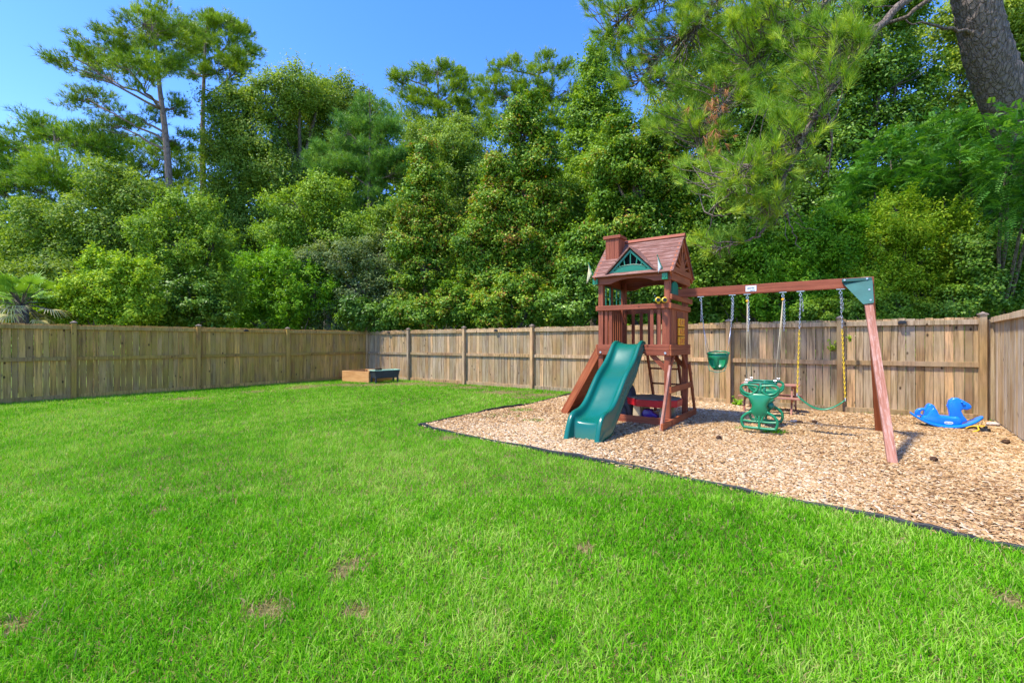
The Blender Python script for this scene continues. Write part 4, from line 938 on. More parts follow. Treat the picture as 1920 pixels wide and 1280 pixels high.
def broad(name, label, px, Y, lobes, mat, nleaf=30000, leaf=(.13, .075), dens=9, cr=.38, cat='tree', bark='bark', tr=.14, seed=1, group=None, zmin=.9, shell=.45, up=.5, stems=1, spray=0., limbs=True):
    rg = np.random.default_rng(seed); rr = random.Random(seed); nleaf = int(nleaf * 1.4); leaf = (leaf[0] * .9, leaf[1] * .9); dens *= 1.5; cr *= .86; tb0 = rr.uniform(-.08, .08)
    x0 = gx(px, Y); root = empty(name, (x0, Y, 0), 0, label, cat, group)
    LW = lobes_world(lobes, Y, x0=x0, y0=Y); P, own = spots(rg, LW, dens, shell, zmin); K = len(P)
    LC = np.array([l[:3] for l in LW])[own]; out_ = unit(P - LC)
    rad = cr * rg.uniform(.45, 1.35, K); wt = rad ** 2; idx = rg.choice(K, nleaf, p=wt / wt.sum())
    d = sph(rg, nleaf); d[:, 2] = np.where(rg.uniform(0, 1, nleaf) < .45, np.abs(d[:, 2]), d[:, 2]); rl = rad[idx] * np.where(rg.uniform(0, 1, nleaf) < .20, rg.uniform(.9, 1.8, nleaf), rg.uniform(.15, 1.05, nleaf) ** .6)
    C = P[idx] + d * rl[:, None] * np.array([1.1, 1.1, .92])
    if spray: # thin shoots sticking out of the outline
        ns = int(nleaf * spray); j = rg.choice(K, ns // 12 + 1); j = np.repeat(j, 12)[:ns]; t = rg.uniform(0, 1, ns); sd = unit(out_[j] * .6 + np.array([0, 0, .9]) + rg.normal(0, .25, (ns // 12 + 1, 3)).repeat(12, 0)[:ns])
        C[:ns] = P[j] + sd * (rad[j] * .6 + t * cr * 1.8)[:, None] + rg.normal(0, .035, (ns, 3))
    Nn = d * .6 + np.array([0, 0, up]) + out_[idx] * .5
    V = leaves(rg, C, Nn, leaf[0], leaf[1])
    ct = rg.normal(0, .13, K); t = np.clip(.46 + tb0 + ct[idx] + rg.normal(0, .17, nleaf), 0, 1)
    zmax = max(l[2] for l in LW); tb = MB(); top = max(LW, key=lambda l: l[2])
    z0s = [(rr.uniform(-.35, .35) * (stems > 1), rr.uniform(-.2, .2) * (stems > 1)) for _ in range(stems)]
    for s, (ax, ay) in enumerate(z0s):
        tgt = LW[s % len(LW)] if stems > 1 else top; th = tgt[2]
        tp = curve((ax, ay, 0), (tgt[0], tgt[1], th), 0, 7, .06, rr); r0 = tr / math.sqrt(stems)
        tb.tube(tp, [r0 * (1.15 if i == 0 else 1) * (1 - .8 * i / 7) for i in range(8)], 7)
    if limbs:
        base = Vector((0, 0, 0))
        tp = curve((0, 0, 0), (top[0], top[1], top[2]), 0, 10)
        for i, l in enumerate(LW):
            zt = max(.15, min(.9, (l[2] - l[5]) / max(top[2], .1) * .85)); q = tp[int(zt * 10)]
            tb.tube(curve(q, l[:3], .1 * l[5], 6, .07, rr), [tr * .5 * (1 - .7 * k / 6) for k in range(7)], 6)
            js = [j for j in range(K) if own[j] == i]; rr.shuffle(js)
            for j in js[:9]: tb.tube(curve(l[:3], P[j], .15, 4, .06, rr), [tr * .16 * (1 - .7 * k / 4) for k in range(5)], 4, cap=False)
    tb.build('trunk', M[bark], root, smooth=True)
    np_mesh('crown', V, quads(nleaf), M[mat], root, t)
    return root
def tufts(rg, P, D, nn, ln, wd, spread=.8):
    """needle tufts at points P opening towards D"""
    k = len(P); C = np.repeat(P, nn, 0); Dn = np.repeat(unit(D), nn, 0); n = k * nn
    d = unit(Dn + rg.normal(0, spread, (n, 3)) * .75); L = (ln * rg.uniform(.65, 1.15, n))[:, None]
    s = unit(np.cross(d, rg.normal(0, 1, (n, 3)))) * wd; dr = np.array([0, 0, -1.]) * L * .12
    C = C + Dn * rg.uniform(-.35, .15, n)[:, None] * L
    V = np.stack([C - s / 2, C + s / 2, C + d * L + dr], 1).reshape(-1, 3)
    return V, n
def pine(name, label, trunk, Y, lobes, ntuft=1500, nn=12, ln=.24, wd=.014, mat='needle', tr=.17, seed=1, bark='bark_far', dens=3., group=None, flat=.45, zmin=1.5, upb=.55, cl=.42, br0=.35, shell=.3):
    """trunk: list of (px, py) from the base up"""
    rg = np.random.default_rng(seed); rr = random.Random(seed)
    x0 = gx(trunk[0][0], Y); root = empty(name, (x0, Y, 0), 0, label, 'pine tree', group)
    TP = [Vector((gx(a, Y) - x0, 0, max(0, gz(b, Y)))) for a, b in trunk]; TP = smooth_path(TP, 6); n = len(TP)
    tb = MB(); tb.tube(TP, [tr * (1 - .82 * i / (n - 1)) * (1.12 if i == 0 else 1) for i in range(n)], 9)
    LW = lobes_world(lobes, Y, x0=x0, y0=Y); P, own = spots(rg, LW, dens, shell, zmin)
    LC = np.array([l[:3] for l in LW])[own]
    H = TP[-1].z; tips = []; dirs = []
    for i, l in enumerate(LW):
        c = Vector(l[:3]); za = min(H * .97, max(c.z - (Vector((c.x, c.y, 0)).length) * .45 - .2 * l[5], H * .3)); q = min(TP, key=lambda p: abs(p.z - za))
        bp = curve(q, c, .0, 6, .10, rr); tb.tube(bp, [tr * br0 * (1 - .65 * k / 6) for k in range(7)], 6)
        for j in np.where(own == i)[0]:
            b0 = bp[rr.choice((3, 4, 5, 6))]; cc = curve(b0, P[j], -.12, 4, .05, rr); tb.tube(cc, [tr * .11 * (1 - .6 * k / 4) for k in range(5)], 4, cap=False)
            dd = (cc[-1] - cc[-2]).normalized(); dirs.append((dd.x, dd.y, dd.z)); tips.append(tuple(cc[-1]))
    tips = np.array(tips); dirs = np.array(dirs); K = len(tips); j = rg.integers(0, K, ntuft)
    off = sph(rg, ntuft) * rg.uniform(0, 1, ntuft)[:, None] ** .6 * cl * np.array([1.25, 1.25, flat])
    C = tips[j] + off; D = dirs[j] * .5 + np.array([0, 0, upb]) + off * .9
    V, m_ = tufts(rg, C, D, nn, ln, wd); ct = rg.normal(0, .13, K)
    t = np.clip(np.repeat(.45 + ct[j] + rg.normal(0, .10, ntuft), nn) + rg.normal(0, .12, m_), 0, 1)
    tb.build('trunk', M[bark], root, smooth=True); np_mesh('crown', V, quads(m_, 3), M[mat], root, t)
    return root
QF = globals().get('QF', 1.0)
def N_(x): return int(x * QF)
# -------- far wood that closes the view
def far_wood():
    rg = np.random.default_rng(77); V = []; T = []; C = []; Nn = []
    for k in range(2600):
        px = rg.uniform(-350, 2270); Y = rg.uniform(37, 46)
        top = np.interp(px, [-350, 0, 120, 350, 420, 600, 760, 900, 1100, 1300, 1600, 2270], [400, 400, 380, 400, 300, 280, 270, 300, 290, 330, 330, 300]) + rg.uniform(0, 60)
        zt = gz(top, Y); z = .2 + (zt - .2) * rg.uniform(0, 1) ** 1.5; r = rg.uniform(.8, 1.6); n = 90
        d = sph(rg, n); C.append(np.array([gx(px, Y), Y, z]) + d * r * rg.uniform(.4, 1, n)[:, None] * np.array([1.3, 1, 1])); Nn.append(d + np.array([0, -.3, .6])); T.append(np.clip(rg.normal(.42, .14) + rg.normal(0, .15, n), 0, 1))
    C = np.concatenate(C); Nn = np.concatenate(Nn); T = np.concatenate(T)
    V = leaves(rg, C, Nn, .55, .36); tag(np_mesh('distant_wood', V, quads(len(C)), M['gum'], None, T), 'dense green woodland filling the distance behind the yard', 'woodland', kind='stuff')
far_wood()
# -------- left side
pine('pine_tree', 'tallest pine with bare grey trunk leaning crown over the left fence', [(322, 700), (318, 375), (310, 250), (300, 170), (292, 90), (285, 50)], 24,
     [(130, 105, 60, 22, -1), (200, 85, 60, 40), (165, 185, 60, 25, 1), (270, 45, 70, 45), (240, 130, 60, 35, -2), (330, 60, 60, 45, 2), (300, 110, 60, 30), (170, 130, 70, 20, 2), (330, 205, 40, 20, 1), (250, 215, 55, 16), (215, 235, 60, 22, 2), (330, 265, 30, 25, 1)],
     N_(5200), 14, .30, .022, tr=.21, seed=3, dens=3.2, cl=.5)
pine('pine_tree', 'tall thin pine just right of the tallest pine with rounded crown', [(382, 700), (381, 350), (380, 250), (382, 160), (385, 80), (388, 40)], 29,
     [(390, 50, 60, 38), (440, 85, 45, 40), (360, 85, 40, 35, 1), (420, 130, 55, 28), (455, 120, 28, 22, -1), (350, 130, 35, 16, 1), (440, 175, 30, 10)],
     N_(3600), 14, .32, .024, tr=.2, seed=4, dens=3.4, cl=.5)
pine('pine_tree', 'bushy yellow green pine at the far left edge', [(150, 640), (148, 500), (130, 380), (110, 300), (100, 240)], 25,
     [(40, 270, 60, 30), (110, 245, 70, 30, 1), (30, 330, 60, 35), (100, 320, 70, 40, -1), (180, 270, 60, 35, 1), (40, 400, 70, 35), (130, 395, 70, 40), (30, 460, 60, 35, -1), (110, 460, 60, 35), (-60, 330, 60, 80), (-70, 430, 60, 60), (190, 340, 40, 40, 2), (-20, 500, 60, 30)],
     N_(12500), 12, .34, .028, tr=.22, seed=5, dens=3.8, cl=.7, mat='needle_n', flat=.6)
pine('pine_tree', 'rounded pine behind the trunk of the tallest pine', [(275, 650), (272, 450), (268, 330)], 31,
     [(235, 280, 55, 35), (300, 300, 60, 35), (340, 320, 40, 35, 1), (260, 340, 60, 35), (200, 330, 40, 35), (320, 380, 60, 45), (250, 400, 60, 45)],
     N_(4200), 12, .34, .03, tr=.2, seed=6, dens=3.2, cl=.6, flat=.6)
broad('broadleaf_tree', 'grey green tree low in front of the bushy left pine', 200, 22, [(210, 350, 60, 40), (270, 380, 60, 45), (150, 410, 60, 45), (210, 440, 70, 50), (300, 440, 70, 50), (110, 480, 60, 40), (60, 430, 50, 50), (190, 500, 90, 45), (30, 500, 60, 40)], 'olive', N_(34000), (.16, .085), 8, .42, seed=8)
broad('crape_myrtle', 'upright many stemmed tree with glossy small leaves by the second fence post', 345, 16, [(335, 410, 50, 35), (370, 400, 35, 35), (290, 440, 45, 45), (340, 470, 70, 50), (400, 460, 40, 55), (275, 520, 45, 50), (340, 540, 75, 50), (410, 540, 45, 55), (340, 590, 90, 40)], 'gum', N_(42000), (.10, .055), 12, .24, cat='tree', stems=6, tr=.10, seed=9, spray=.2)
broad('shrub', 'dark glossy shrub low behind the second left fence post', 340, 15.2, [(310, 570, 50, 45), (360, 565, 50, 50), (400, 590, 40, 35), (270, 600, 40, 25)], 'deep', N_(14000), (.11, .065), 12, .2, cat='shrub', stems=4, tr=.06, seed=10)
broad('shrub', 'lime green leafy shrub beside the palmetto over the left fence', 175, 13.6, [(120, 570, 40, 35), (165, 540, 45, 40), (220, 530, 45, 45), (250, 580, 50, 45), (180, 590, 60, 35), (110, 605, 40, 25), (260, 510, 30, 30), (180, 500, 25, 25)], 'lime', N_(30000), (.095, .05), 14, .2, cat='shrub', stems=5, tr=.07, seed=11, spray=.12)
broad('fruit_tree', 'bright green tree with long drooping leaves beside the third left fence post', 545, 19.5, [(500, 500, 40, 30), (450, 520, 45, 40), (545, 510, 45, 40), (590, 550, 40, 45), (480, 560, 55, 40), (540, 570, 60, 45), (430, 580, 45, 40), (500, 610, 80, 30)], 'bright', N_(30000), (.17, .05), 9, .3, stems=4, tr=.12, seed=12, spray=.25)
# palmetto
def palmetto(px, Y, seed):
    rg = np.random.default_rng(seed); rr = random.Random(seed); x0 = gx(px, Y)
    root = empty('palmetto_palm', (x0, Y, 0), 0, 'fan leaved palmetto with tan dead fronds at the far left', 'palm')
    tb = MB(); tb.tube([(0, 0, 0), (.03, 0, .8), (0, .02, gz(575, Y))], [.16, .15, .14], 10); tb.build('trunk', M['bark'], root, smooth=True)
    V = []; T = []; st = MB(); zc = gz(572, Y)
    for f in range(52):
        az = rr.uniform(0, 6.283); el = rr.uniform(-.8, 1.4); L = rr.uniform(.35, .75); dead = el < -.1
        d = Vector((math.cos(az) * math.cos(el), math.sin(az) * math.cos(el), math.sin(el))); p0 = Vector((0, 0, zc)); p1 = p0 + d * L; st.tube([p0, p0.lerp(p1, .5) + Vector((0, 0, .04)), p1], .010, 4, cap=False)
        s = d.cross(Vector((0, 0, 1))).normalized(); u = s.cross(d)
        for k in range(20):
            a = -1.5 + 3. * k / 19; dd = (d * math.cos(a) + s * math.sin(a) + u * .1).normalized(); l = .52 * (1 - .25 * abs(a) / 1.5) * rr.uniform(.85, 1.1); w = dd.cross(u).normalized() * .016
            mid = p1 + dd * l * .6; tip = p1 + dd * l + Vector((0, 0, -.16 * rr.uniform(.4, 1.6)))
            V += [p1 - w * .4, p1 + w * .4, mid + w, mid - w, mid - w, mid + w, tip + w * .1, tip - w * .1]; tt = (.95 if dead else .4) + rr.uniform(-.2, .15); T += [tt, tt]
    st.build('frond_stem', M['bark'], root, smooth=True)
    np_mesh('fronds', np.array([tuple(v) for v in V]), quads(len(V) // 4), M['palm'], root, np.clip(T, 0, 1))
palmetto(40, 12.6, 2)
broad('shrub', 'pale straggly shrub under the palmetto at the left edge', 20, 13.2, [(0, 600, 50, 25), (60, 605, 35, 20), (-60, 590, 60, 40)], 'olive', N_(7000), (.10, .04), 12, .2, cat='shrub', stems=3, tr=.05, seed=13)
broad('broadleaf_tree', 'dull green tree filling the gap left of the young pine base', 60, 19, [(20, 540, 60, 50), (100, 530, 60, 50), (-80, 540, 80, 60), (170, 560, 60, 50)], 'oak', N_(14000), (.15, .08), 8, .4, seed=14)
# -------- middle
broad('oak_tree', 'large olive green oak right of the two tall pines', 470, 27, [(440, 210, 50, 45), (500, 190, 55, 45), (420, 270, 45, 45), (480, 270, 60, 45), (560, 170, 50, 40), (440, 340, 60, 45), (520, 330, 60, 50), (410, 400, 40, 50), (480, 420, 70, 50), (560, 250, 40, 40, 2), (440, 480, 60, 40), (600, 180, 40, 35, 2)], 'olive', N_(84000), (.155, .085), 8, .48, tr=.28, seed=20, spray=.07)
broad('oak_tree', 'tall dull green oak behind the young blue green pine', 620, 31, [(580, 190, 50, 40), (640, 190, 45, 40), (680, 220, 40, 40), (620, 250, 60, 50), (560, 300, 50, 50), (690, 280, 45, 50), (600, 350, 60, 50), (540, 380, 50, 40)], 'oak', N_(48000), (.18, .10), 8, .52, tr=.28, seed=21, spray=.06)
pine('young_pine_tree', 'young blue green pine with soft upright plumes in the middle of the wood', [(690, 640), (690, 500), (692, 350), (694, 230), (692, 165)], 23,
     [(690, 215, 30, 40), (650, 250, 40, 45), (730, 250, 35, 45), (620, 300, 45, 45), (690, 300, 50, 50), (745, 320, 40, 50), (630, 360, 50, 45), (700, 380, 55, 45), (750, 400, 35, 40), (600, 290, 20, 30), (680, 420, 60, 25)],
     N_(6200), 14, .33, .022, mat='needle_b', tr=.13, seed=22, dens=3.4, flat=.9, upb=1.1, cl=.42)
broad('broadleaf_tree', 'light green arching tree in front of the young blue green pine', 600, 21, [(560, 390, 60, 40), (610, 360, 50, 35), (530, 440, 60, 35), (650, 430, 60, 40), (600, 450, 70, 40), (700, 440, 45, 35)], 'gum', N_(26000), (.13, .07), 9, .36, seed=23, spray=.06)
broad('holly_tree', 'grey green dense tree above the far fence corner', 680, 20, [(640, 490, 60, 45), (710, 480, 55, 45), (590, 500, 45, 40), (660, 550, 80, 45), (740, 540, 50, 50), (620, 600, 70, 35), (720, 600, 60, 30)], 'greyg', N_(36000), (.11, .06), 10, .34, seed=24, tr=.16, stems=2)
pine('pine_tree', 'flat topped pine rising above the wood left of centre', [(815, 650), (815, 400), (820, 260), (822, 150)], 33,
     [(820, 135, 50, 25), (770, 160, 40, 22), (870, 160, 40, 24), (800, 190, 60, 25), (850, 210, 60, 30), (770, 230, 45, 30), (750, 140, 20, 10), (890, 200, 25, 30), (820, 270, 70, 35)],
     N_(4600), 13, .36, .028, tr=.2, seed=25, dens=3.2, cl=.55)
broad('oak_tree', 'olive green oak between the flat topped pine and the tall magnolia', 850, 28, [(800, 270, 55, 40), (860, 270, 55, 45), (780, 340, 50, 45), (840, 340, 60, 50), (900, 320, 45, 50), (860, 420, 60, 50), (790, 420, 50, 40), (910, 400, 40, 50)], 'olive', N_(56000), (.155, .085), 8, .46, seed=26, tr=.25)
broad('magnolia_tree', 'narrow dark magnolia with brown tipped top above the first back fence posts', 800, 19, [(795, 285, 22, 30), (800, 330, 35, 35), (790, 390, 45, 45), (820, 440, 55, 40), (770, 450, 45, 45), (800, 510, 65, 45), (840, 560, 55, 45), (780, 580, 60, 40)], 'mag', N_(42000), (.135, .068), 9, .32, seed=27, tr=.16)
pine('pine_tree', 'pine crown above the tall magnolia right of centre', [(1000, 650), (1000, 400), (1005, 260), (1010, 130)], 30,
     [(960, 130, 45, 25), (1030, 125, 45, 28), (1000, 170, 55, 30), (950, 190, 45, 30), (1060, 170, 40, 35), (920, 170, 25, 25), (1010, 230, 60, 35), (940, 240, 40, 30), (1060, 260, 40, 40)],
     N_(4600), 13, .34, .027, tr=.2, seed=28, dens=3.2, cl=.52)
broad('magnolia_tree', 'tall magnolia with yellow green and rusty leaves left of the tower', 975, 17.5, [(985, 205, 35, 35), (975, 260, 50, 40), (1010, 300, 45, 45), (950, 320, 50, 45), (985, 370, 65, 50), (930, 400, 50, 50), (1030, 400, 45, 50), (970, 450, 75, 50), (900, 470, 45, 50), (1040, 480, 50, 55), (960, 530, 80, 50), (900, 550, 55, 45)], 'mag', N_(80000), (.13, .066), 10, .32, seed=29, tr=.2)
broad('sweetgum_tree', 'light green sweetgum with an airy pointed top behind the tower', 1110, 21, [(1115, 125, 28, 35), (1130, 180, 35, 40), (1100, 220, 40, 45), (1150, 240, 35, 45), (1090, 290, 45, 50), (1140, 310, 50, 50), (1070, 360, 45, 50), (1120, 400, 60, 50), (1070, 440, 50, 50)], 'gum', N_(42000), (.14, .09), 9, .36, seed=30, tr=.16, spray=.12)
broad('magnolia_tree', 'broad magnolia with rusty leaf backs directly behind the tower roof', 1200, 15.5, [(1190, 260, 50, 45), (1240, 280, 55, 50), (1150, 320, 50, 50), (1210, 350, 65, 55), (1270, 350, 45, 55), (1160, 420, 65, 55), (1240, 440, 70, 55), (1110, 480, 50, 50), (1180, 510, 70, 50), (1260, 510, 60, 50)], 'mag', N_(80000), (.125, .066), 10, .32, seed=31, tr=.2)
broad('broadleaf_tree', 'olive green tree showing in the gap left of the tall magnolia', 880, 21, [(880, 340, 55, 50), (870, 430, 55, 55), (880, 520, 60, 55), (740, 430, 45, 50), (850, 270, 45, 40)], 'olive', N_(34000), (.13, .07), 9, .36, seed=36)
broad('broadleaf_tree', 'light green tree showing in the gap between tall magnolia and tower roof', 1075, 19, [(1070, 380, 55, 55), (1090, 460, 55, 55), (1060, 530, 60, 50), (1100, 330, 45, 50)], 'gum', N_(30000), (.12, .07), 9, .34, seed=37)
for i, (px, Y, lob, mt, lab) in enumerate([
    (820, 16.9, [(790, 590, 50, 30), (840, 575, 50, 35), (880, 590, 45, 30)], 'mag', 'low yellow green magnolia shrub over the second back fence post'),
    (960, 15.2, [(930, 580, 55, 40), (990, 570, 55, 45), (1040, 580, 50, 40), (960, 540, 50, 30)], 'mag', 'low magnolia shrub over the fence post left of the tower'),
    (1090, 13.8, [(1080, 570, 50, 45), (1130, 560, 45, 45), (1090, 520, 50, 40)], 'deep', 'dark leafy shrub showing between the slide tower and the fence'),
    (740, 17.6, [(700, 600, 45, 25), (745, 590, 45, 35), (670, 590, 40, 30)], 'deep', 'dark shrub just above the far corner post'),
    (1230, 12.8, [(1180, 560, 60, 50), (1240, 550, 60, 60), (1300, 560, 50, 55), (1340, 590, 50, 40)], 'deep', 'dark green shrub seen through the open tower')]):
    broad('shrub', lab, px, Y, lob, mt, N_(17000), (.12, .062), 12, .22, cat='shrub', stems=4, tr=.07, seed=40 + i, group=None)
# -------- right side
broad('broadleaf_tree', 'dark green tree behind the swing beam with sky showing through its top', 1420, 19, [(1400, 120, 80, 60), (1470, 200, 70, 60), (1370, 230, 70, 60), (1420, 300, 80, 60), (1350, 330, 60, 60), (1480, 330, 60, 70), (1400, 400, 90, 60), (1340, 450, 60, 60)], 'deep', N_(46000), (.15, .09), 6, .42, seed=50, tr=.2)
broad('broadleaf_tree', 'dark green tree with vines between the long pine limb and the big trunk', 1620, 17, [(1600, 120, 80, 60), (1680, 160, 80, 60), (1560, 200, 70, 60), (1640, 250, 80, 60), (1720, 260, 70, 60), (1560, 300, 70, 60), (1600, 380, 90, 60), (1700, 350, 80, 60), (1650, 40, 90, 60)], 'deep', N_(52000), (.14, .08), 6, .4, seed=51, tr=.2)
broad('broadleaf_tree', 'leafy tree behind the big pine trunk at the right edge', 1880, 18, [(1820, 60, 70, 70), (1900, 120, 80, 80), (1800, 170, 70, 70), (1880, 240, 90, 70), (1960, 60, 80, 90), (1800, 280, 70, 60), (1980, 220, 80, 90), (1880, 340, 90, 60)], 'oak', N_(46000), (.15, .09), 6, .42, seed=52, tr=.2)
broad('broadleaf_tree', 'mid green tree behind the drooping pine limb', 1520, 23, [(1500, 60, 90, 60), (1560, 120, 80, 60), (1440, 60, 70, 60), (1320, 120, 70, 70), (1280, 220, 70, 70), (1500, 250, 90, 60), (1340, 300, 80, 60), (1660, 100, 80, 60), (1260, 330, 60, 60)], 'oak', N_(52000), (.17, .10), 6, .48, seed=53, tr=.22)
def pinnate(name, label, px, Y, lobes, nf, seed, L=.32):
    rg = np.random.default_rng(seed); rr = random.Random(seed); x0 = gx(px, Y); root = empty(name, (x0, Y, 0), 0, label, 'tree')
    LW = lobes_world(lobes, Y, x0=x0, y0=Y); P, own = spots(rg, LW, 9, .5); K = len(P); LC = np.array([l[:3] for l in LW])[own]
    tb = MB()
    for l in LW: tb.tube(curve((0, 0, 0), l[:3], 0, 6, .05, rr), [.06 * (1 - .7 * k / 6) for k in range(7)], 6)
    j = rg.integers(0, K, nf); d = unit(unit(P[j] - LC[j]) * .8 + rg.normal(0, .6, (nf, 3)) + np.array([0, -.1, .25])); B0 = P[j] + rg.normal(0, .16, (nf, 3)); ln = L * rg.uniform(.7, 1.3, nf)
    s = unit(np.cross(d, np.array([0, 0, 1.]) + rg.normal(0, .3, (nf, 3)))); V = []; n_l = 9; T = []; ft = rg.normal(.42, .24, nf)
    for k in range(n_l):
        t = (k + 1.5) / (n_l + 1); c = B0 + d * (ln * t)[:, None] + np.array([0, 0, -1.]) * (ln * .45 * t * t)[:, None]
        for sg in (-1, 1):
            a = unit(s * sg + d * .45 + np.array([0, 0, -.25])); l = (ln * .26 * (1 - .45 * t))[:, None]; w = unit(d - a * (d * a).sum(1, keepdims=True)) * l * .17
            V.append(np.stack([c, c + a * l * .45 + w, c + a * l, c + a * l * .45 - w], 1)); T.append(np.clip(ft + rg.normal(0, .08, nf), 0, 1))
    V = np.concatenate(V).reshape(-1, 3); T = np.concatenate(T); tb.build('trunk', M['bark'], root, smooth=True); np_mesh('crown', V, quads(len(T)), M['comp'], root, T)
pinnate('walnut_tree', 'blue green tree with long feathery leaves under the big pine trunk', 1850, 11.5, [(1905, 250, 45, 32, -2.9), (1960, 300, 50, 45, -2.9), (1890, 300, 50, 40, -2.7), (1930, 370, 50, 50, -2.7), (1800, 270, 70, 50), (1870, 250, 70, 50), (1900, 320, 70, 60), (1820, 340, 80, 55), (1760, 330, 50, 50), (1940, 400, 70, 70), (1860, 410, 80, 50), (1960, 280, 70, 70)], N_(7000), 60)
pinnate('walnut_tree', 'smaller feathery leaved tree left of the big pine trunk', 1680, 12.6, [(1670, 300, 50, 45), (1640, 360, 55, 50), (1710, 360, 55, 50), (1680, 420, 70, 50), (1600, 420, 50, 45)], N_(4200), 61, .3)
broad('vine_covered_tree', 'lime and yellow green vine mound above the right part of the fence', 1740, 11.2, [(1700, 430, 60, 45), (1760, 440, 60, 50), (1650, 470, 60, 45), (1720, 500, 80, 50), (1800, 510, 60, 50), (1640, 540, 70, 45), (1740, 560, 80, 40), (1680, 400, 35, 40)], 'lime', N_(42000), (.075, .038), 15, .2, cat='vine', stems=5, tr=.07, seed=62, spray=.22)
broad('shrub', 'bright green shrub mass above the end of the swing beam', 1560, 11.6, [(1500, 470, 60, 45), (1560, 450, 60, 45), (1600, 500, 60, 50), (1500, 530, 70, 50), (1440, 500, 55, 45), (1560, 560, 80, 45), (1460, 570, 70, 40)], 'bright', N_(44000), (.085, .045), 14, .22, cat='shrub', stems=5, tr=.07, seed=63, spray=.12)
broad('shrub', 'mid green shrub above the fence between tower and swings', 1390, 12.2, [(1370, 480, 50, 45), (1420, 470, 50, 45), (1340, 530, 50, 45), (1400, 550, 60, 45), (1450, 560, 50, 40), (1320, 480, 40, 40)], 'gum', N_(32000), (.10, .055), 12, .24, cat='shrub', stems=4, tr=.07, seed=64, spray=.08)
broad('shrub', 'deep green shrub over the right fence corner', 1890, 10.2, [(1850, 480, 60, 50), (1910, 460, 60, 60), (1860, 550, 70, 45), (1940, 540, 60, 55), (1790, 570, 60, 35), (1980, 470, 60, 70)], 'deep', N_(34000), (.085, .045), 14, .2, cat='shrub', stems=4, tr=.07, seed=65)
broad('shrub', 'green shrub low behind the last back fence panels', 1650, 10.6, [(1600, 580, 60, 30), (1680, 580, 60, 30), (1750, 585, 60, 28), (1540, 590, 50, 25)], 'gum', N_(18000), (.08, .04), 16, .17, cat='shrub', stems=4, tr=.05, seed=66)
broad('shrub', 'dark understorey shrub filling the shade right of the tower', 1480, 15, [(1380, 420, 70, 60), (1460, 430, 70, 60), (1540, 400, 70, 60), (1620, 420, 70, 60), (1400, 520, 80, 60), (1520, 520, 90, 60), (1320, 500, 60, 60)], 'deep', N_(40000), (.13, .08), 8, .36, cat='shrub', stems=4, tr=.10, seed=67)
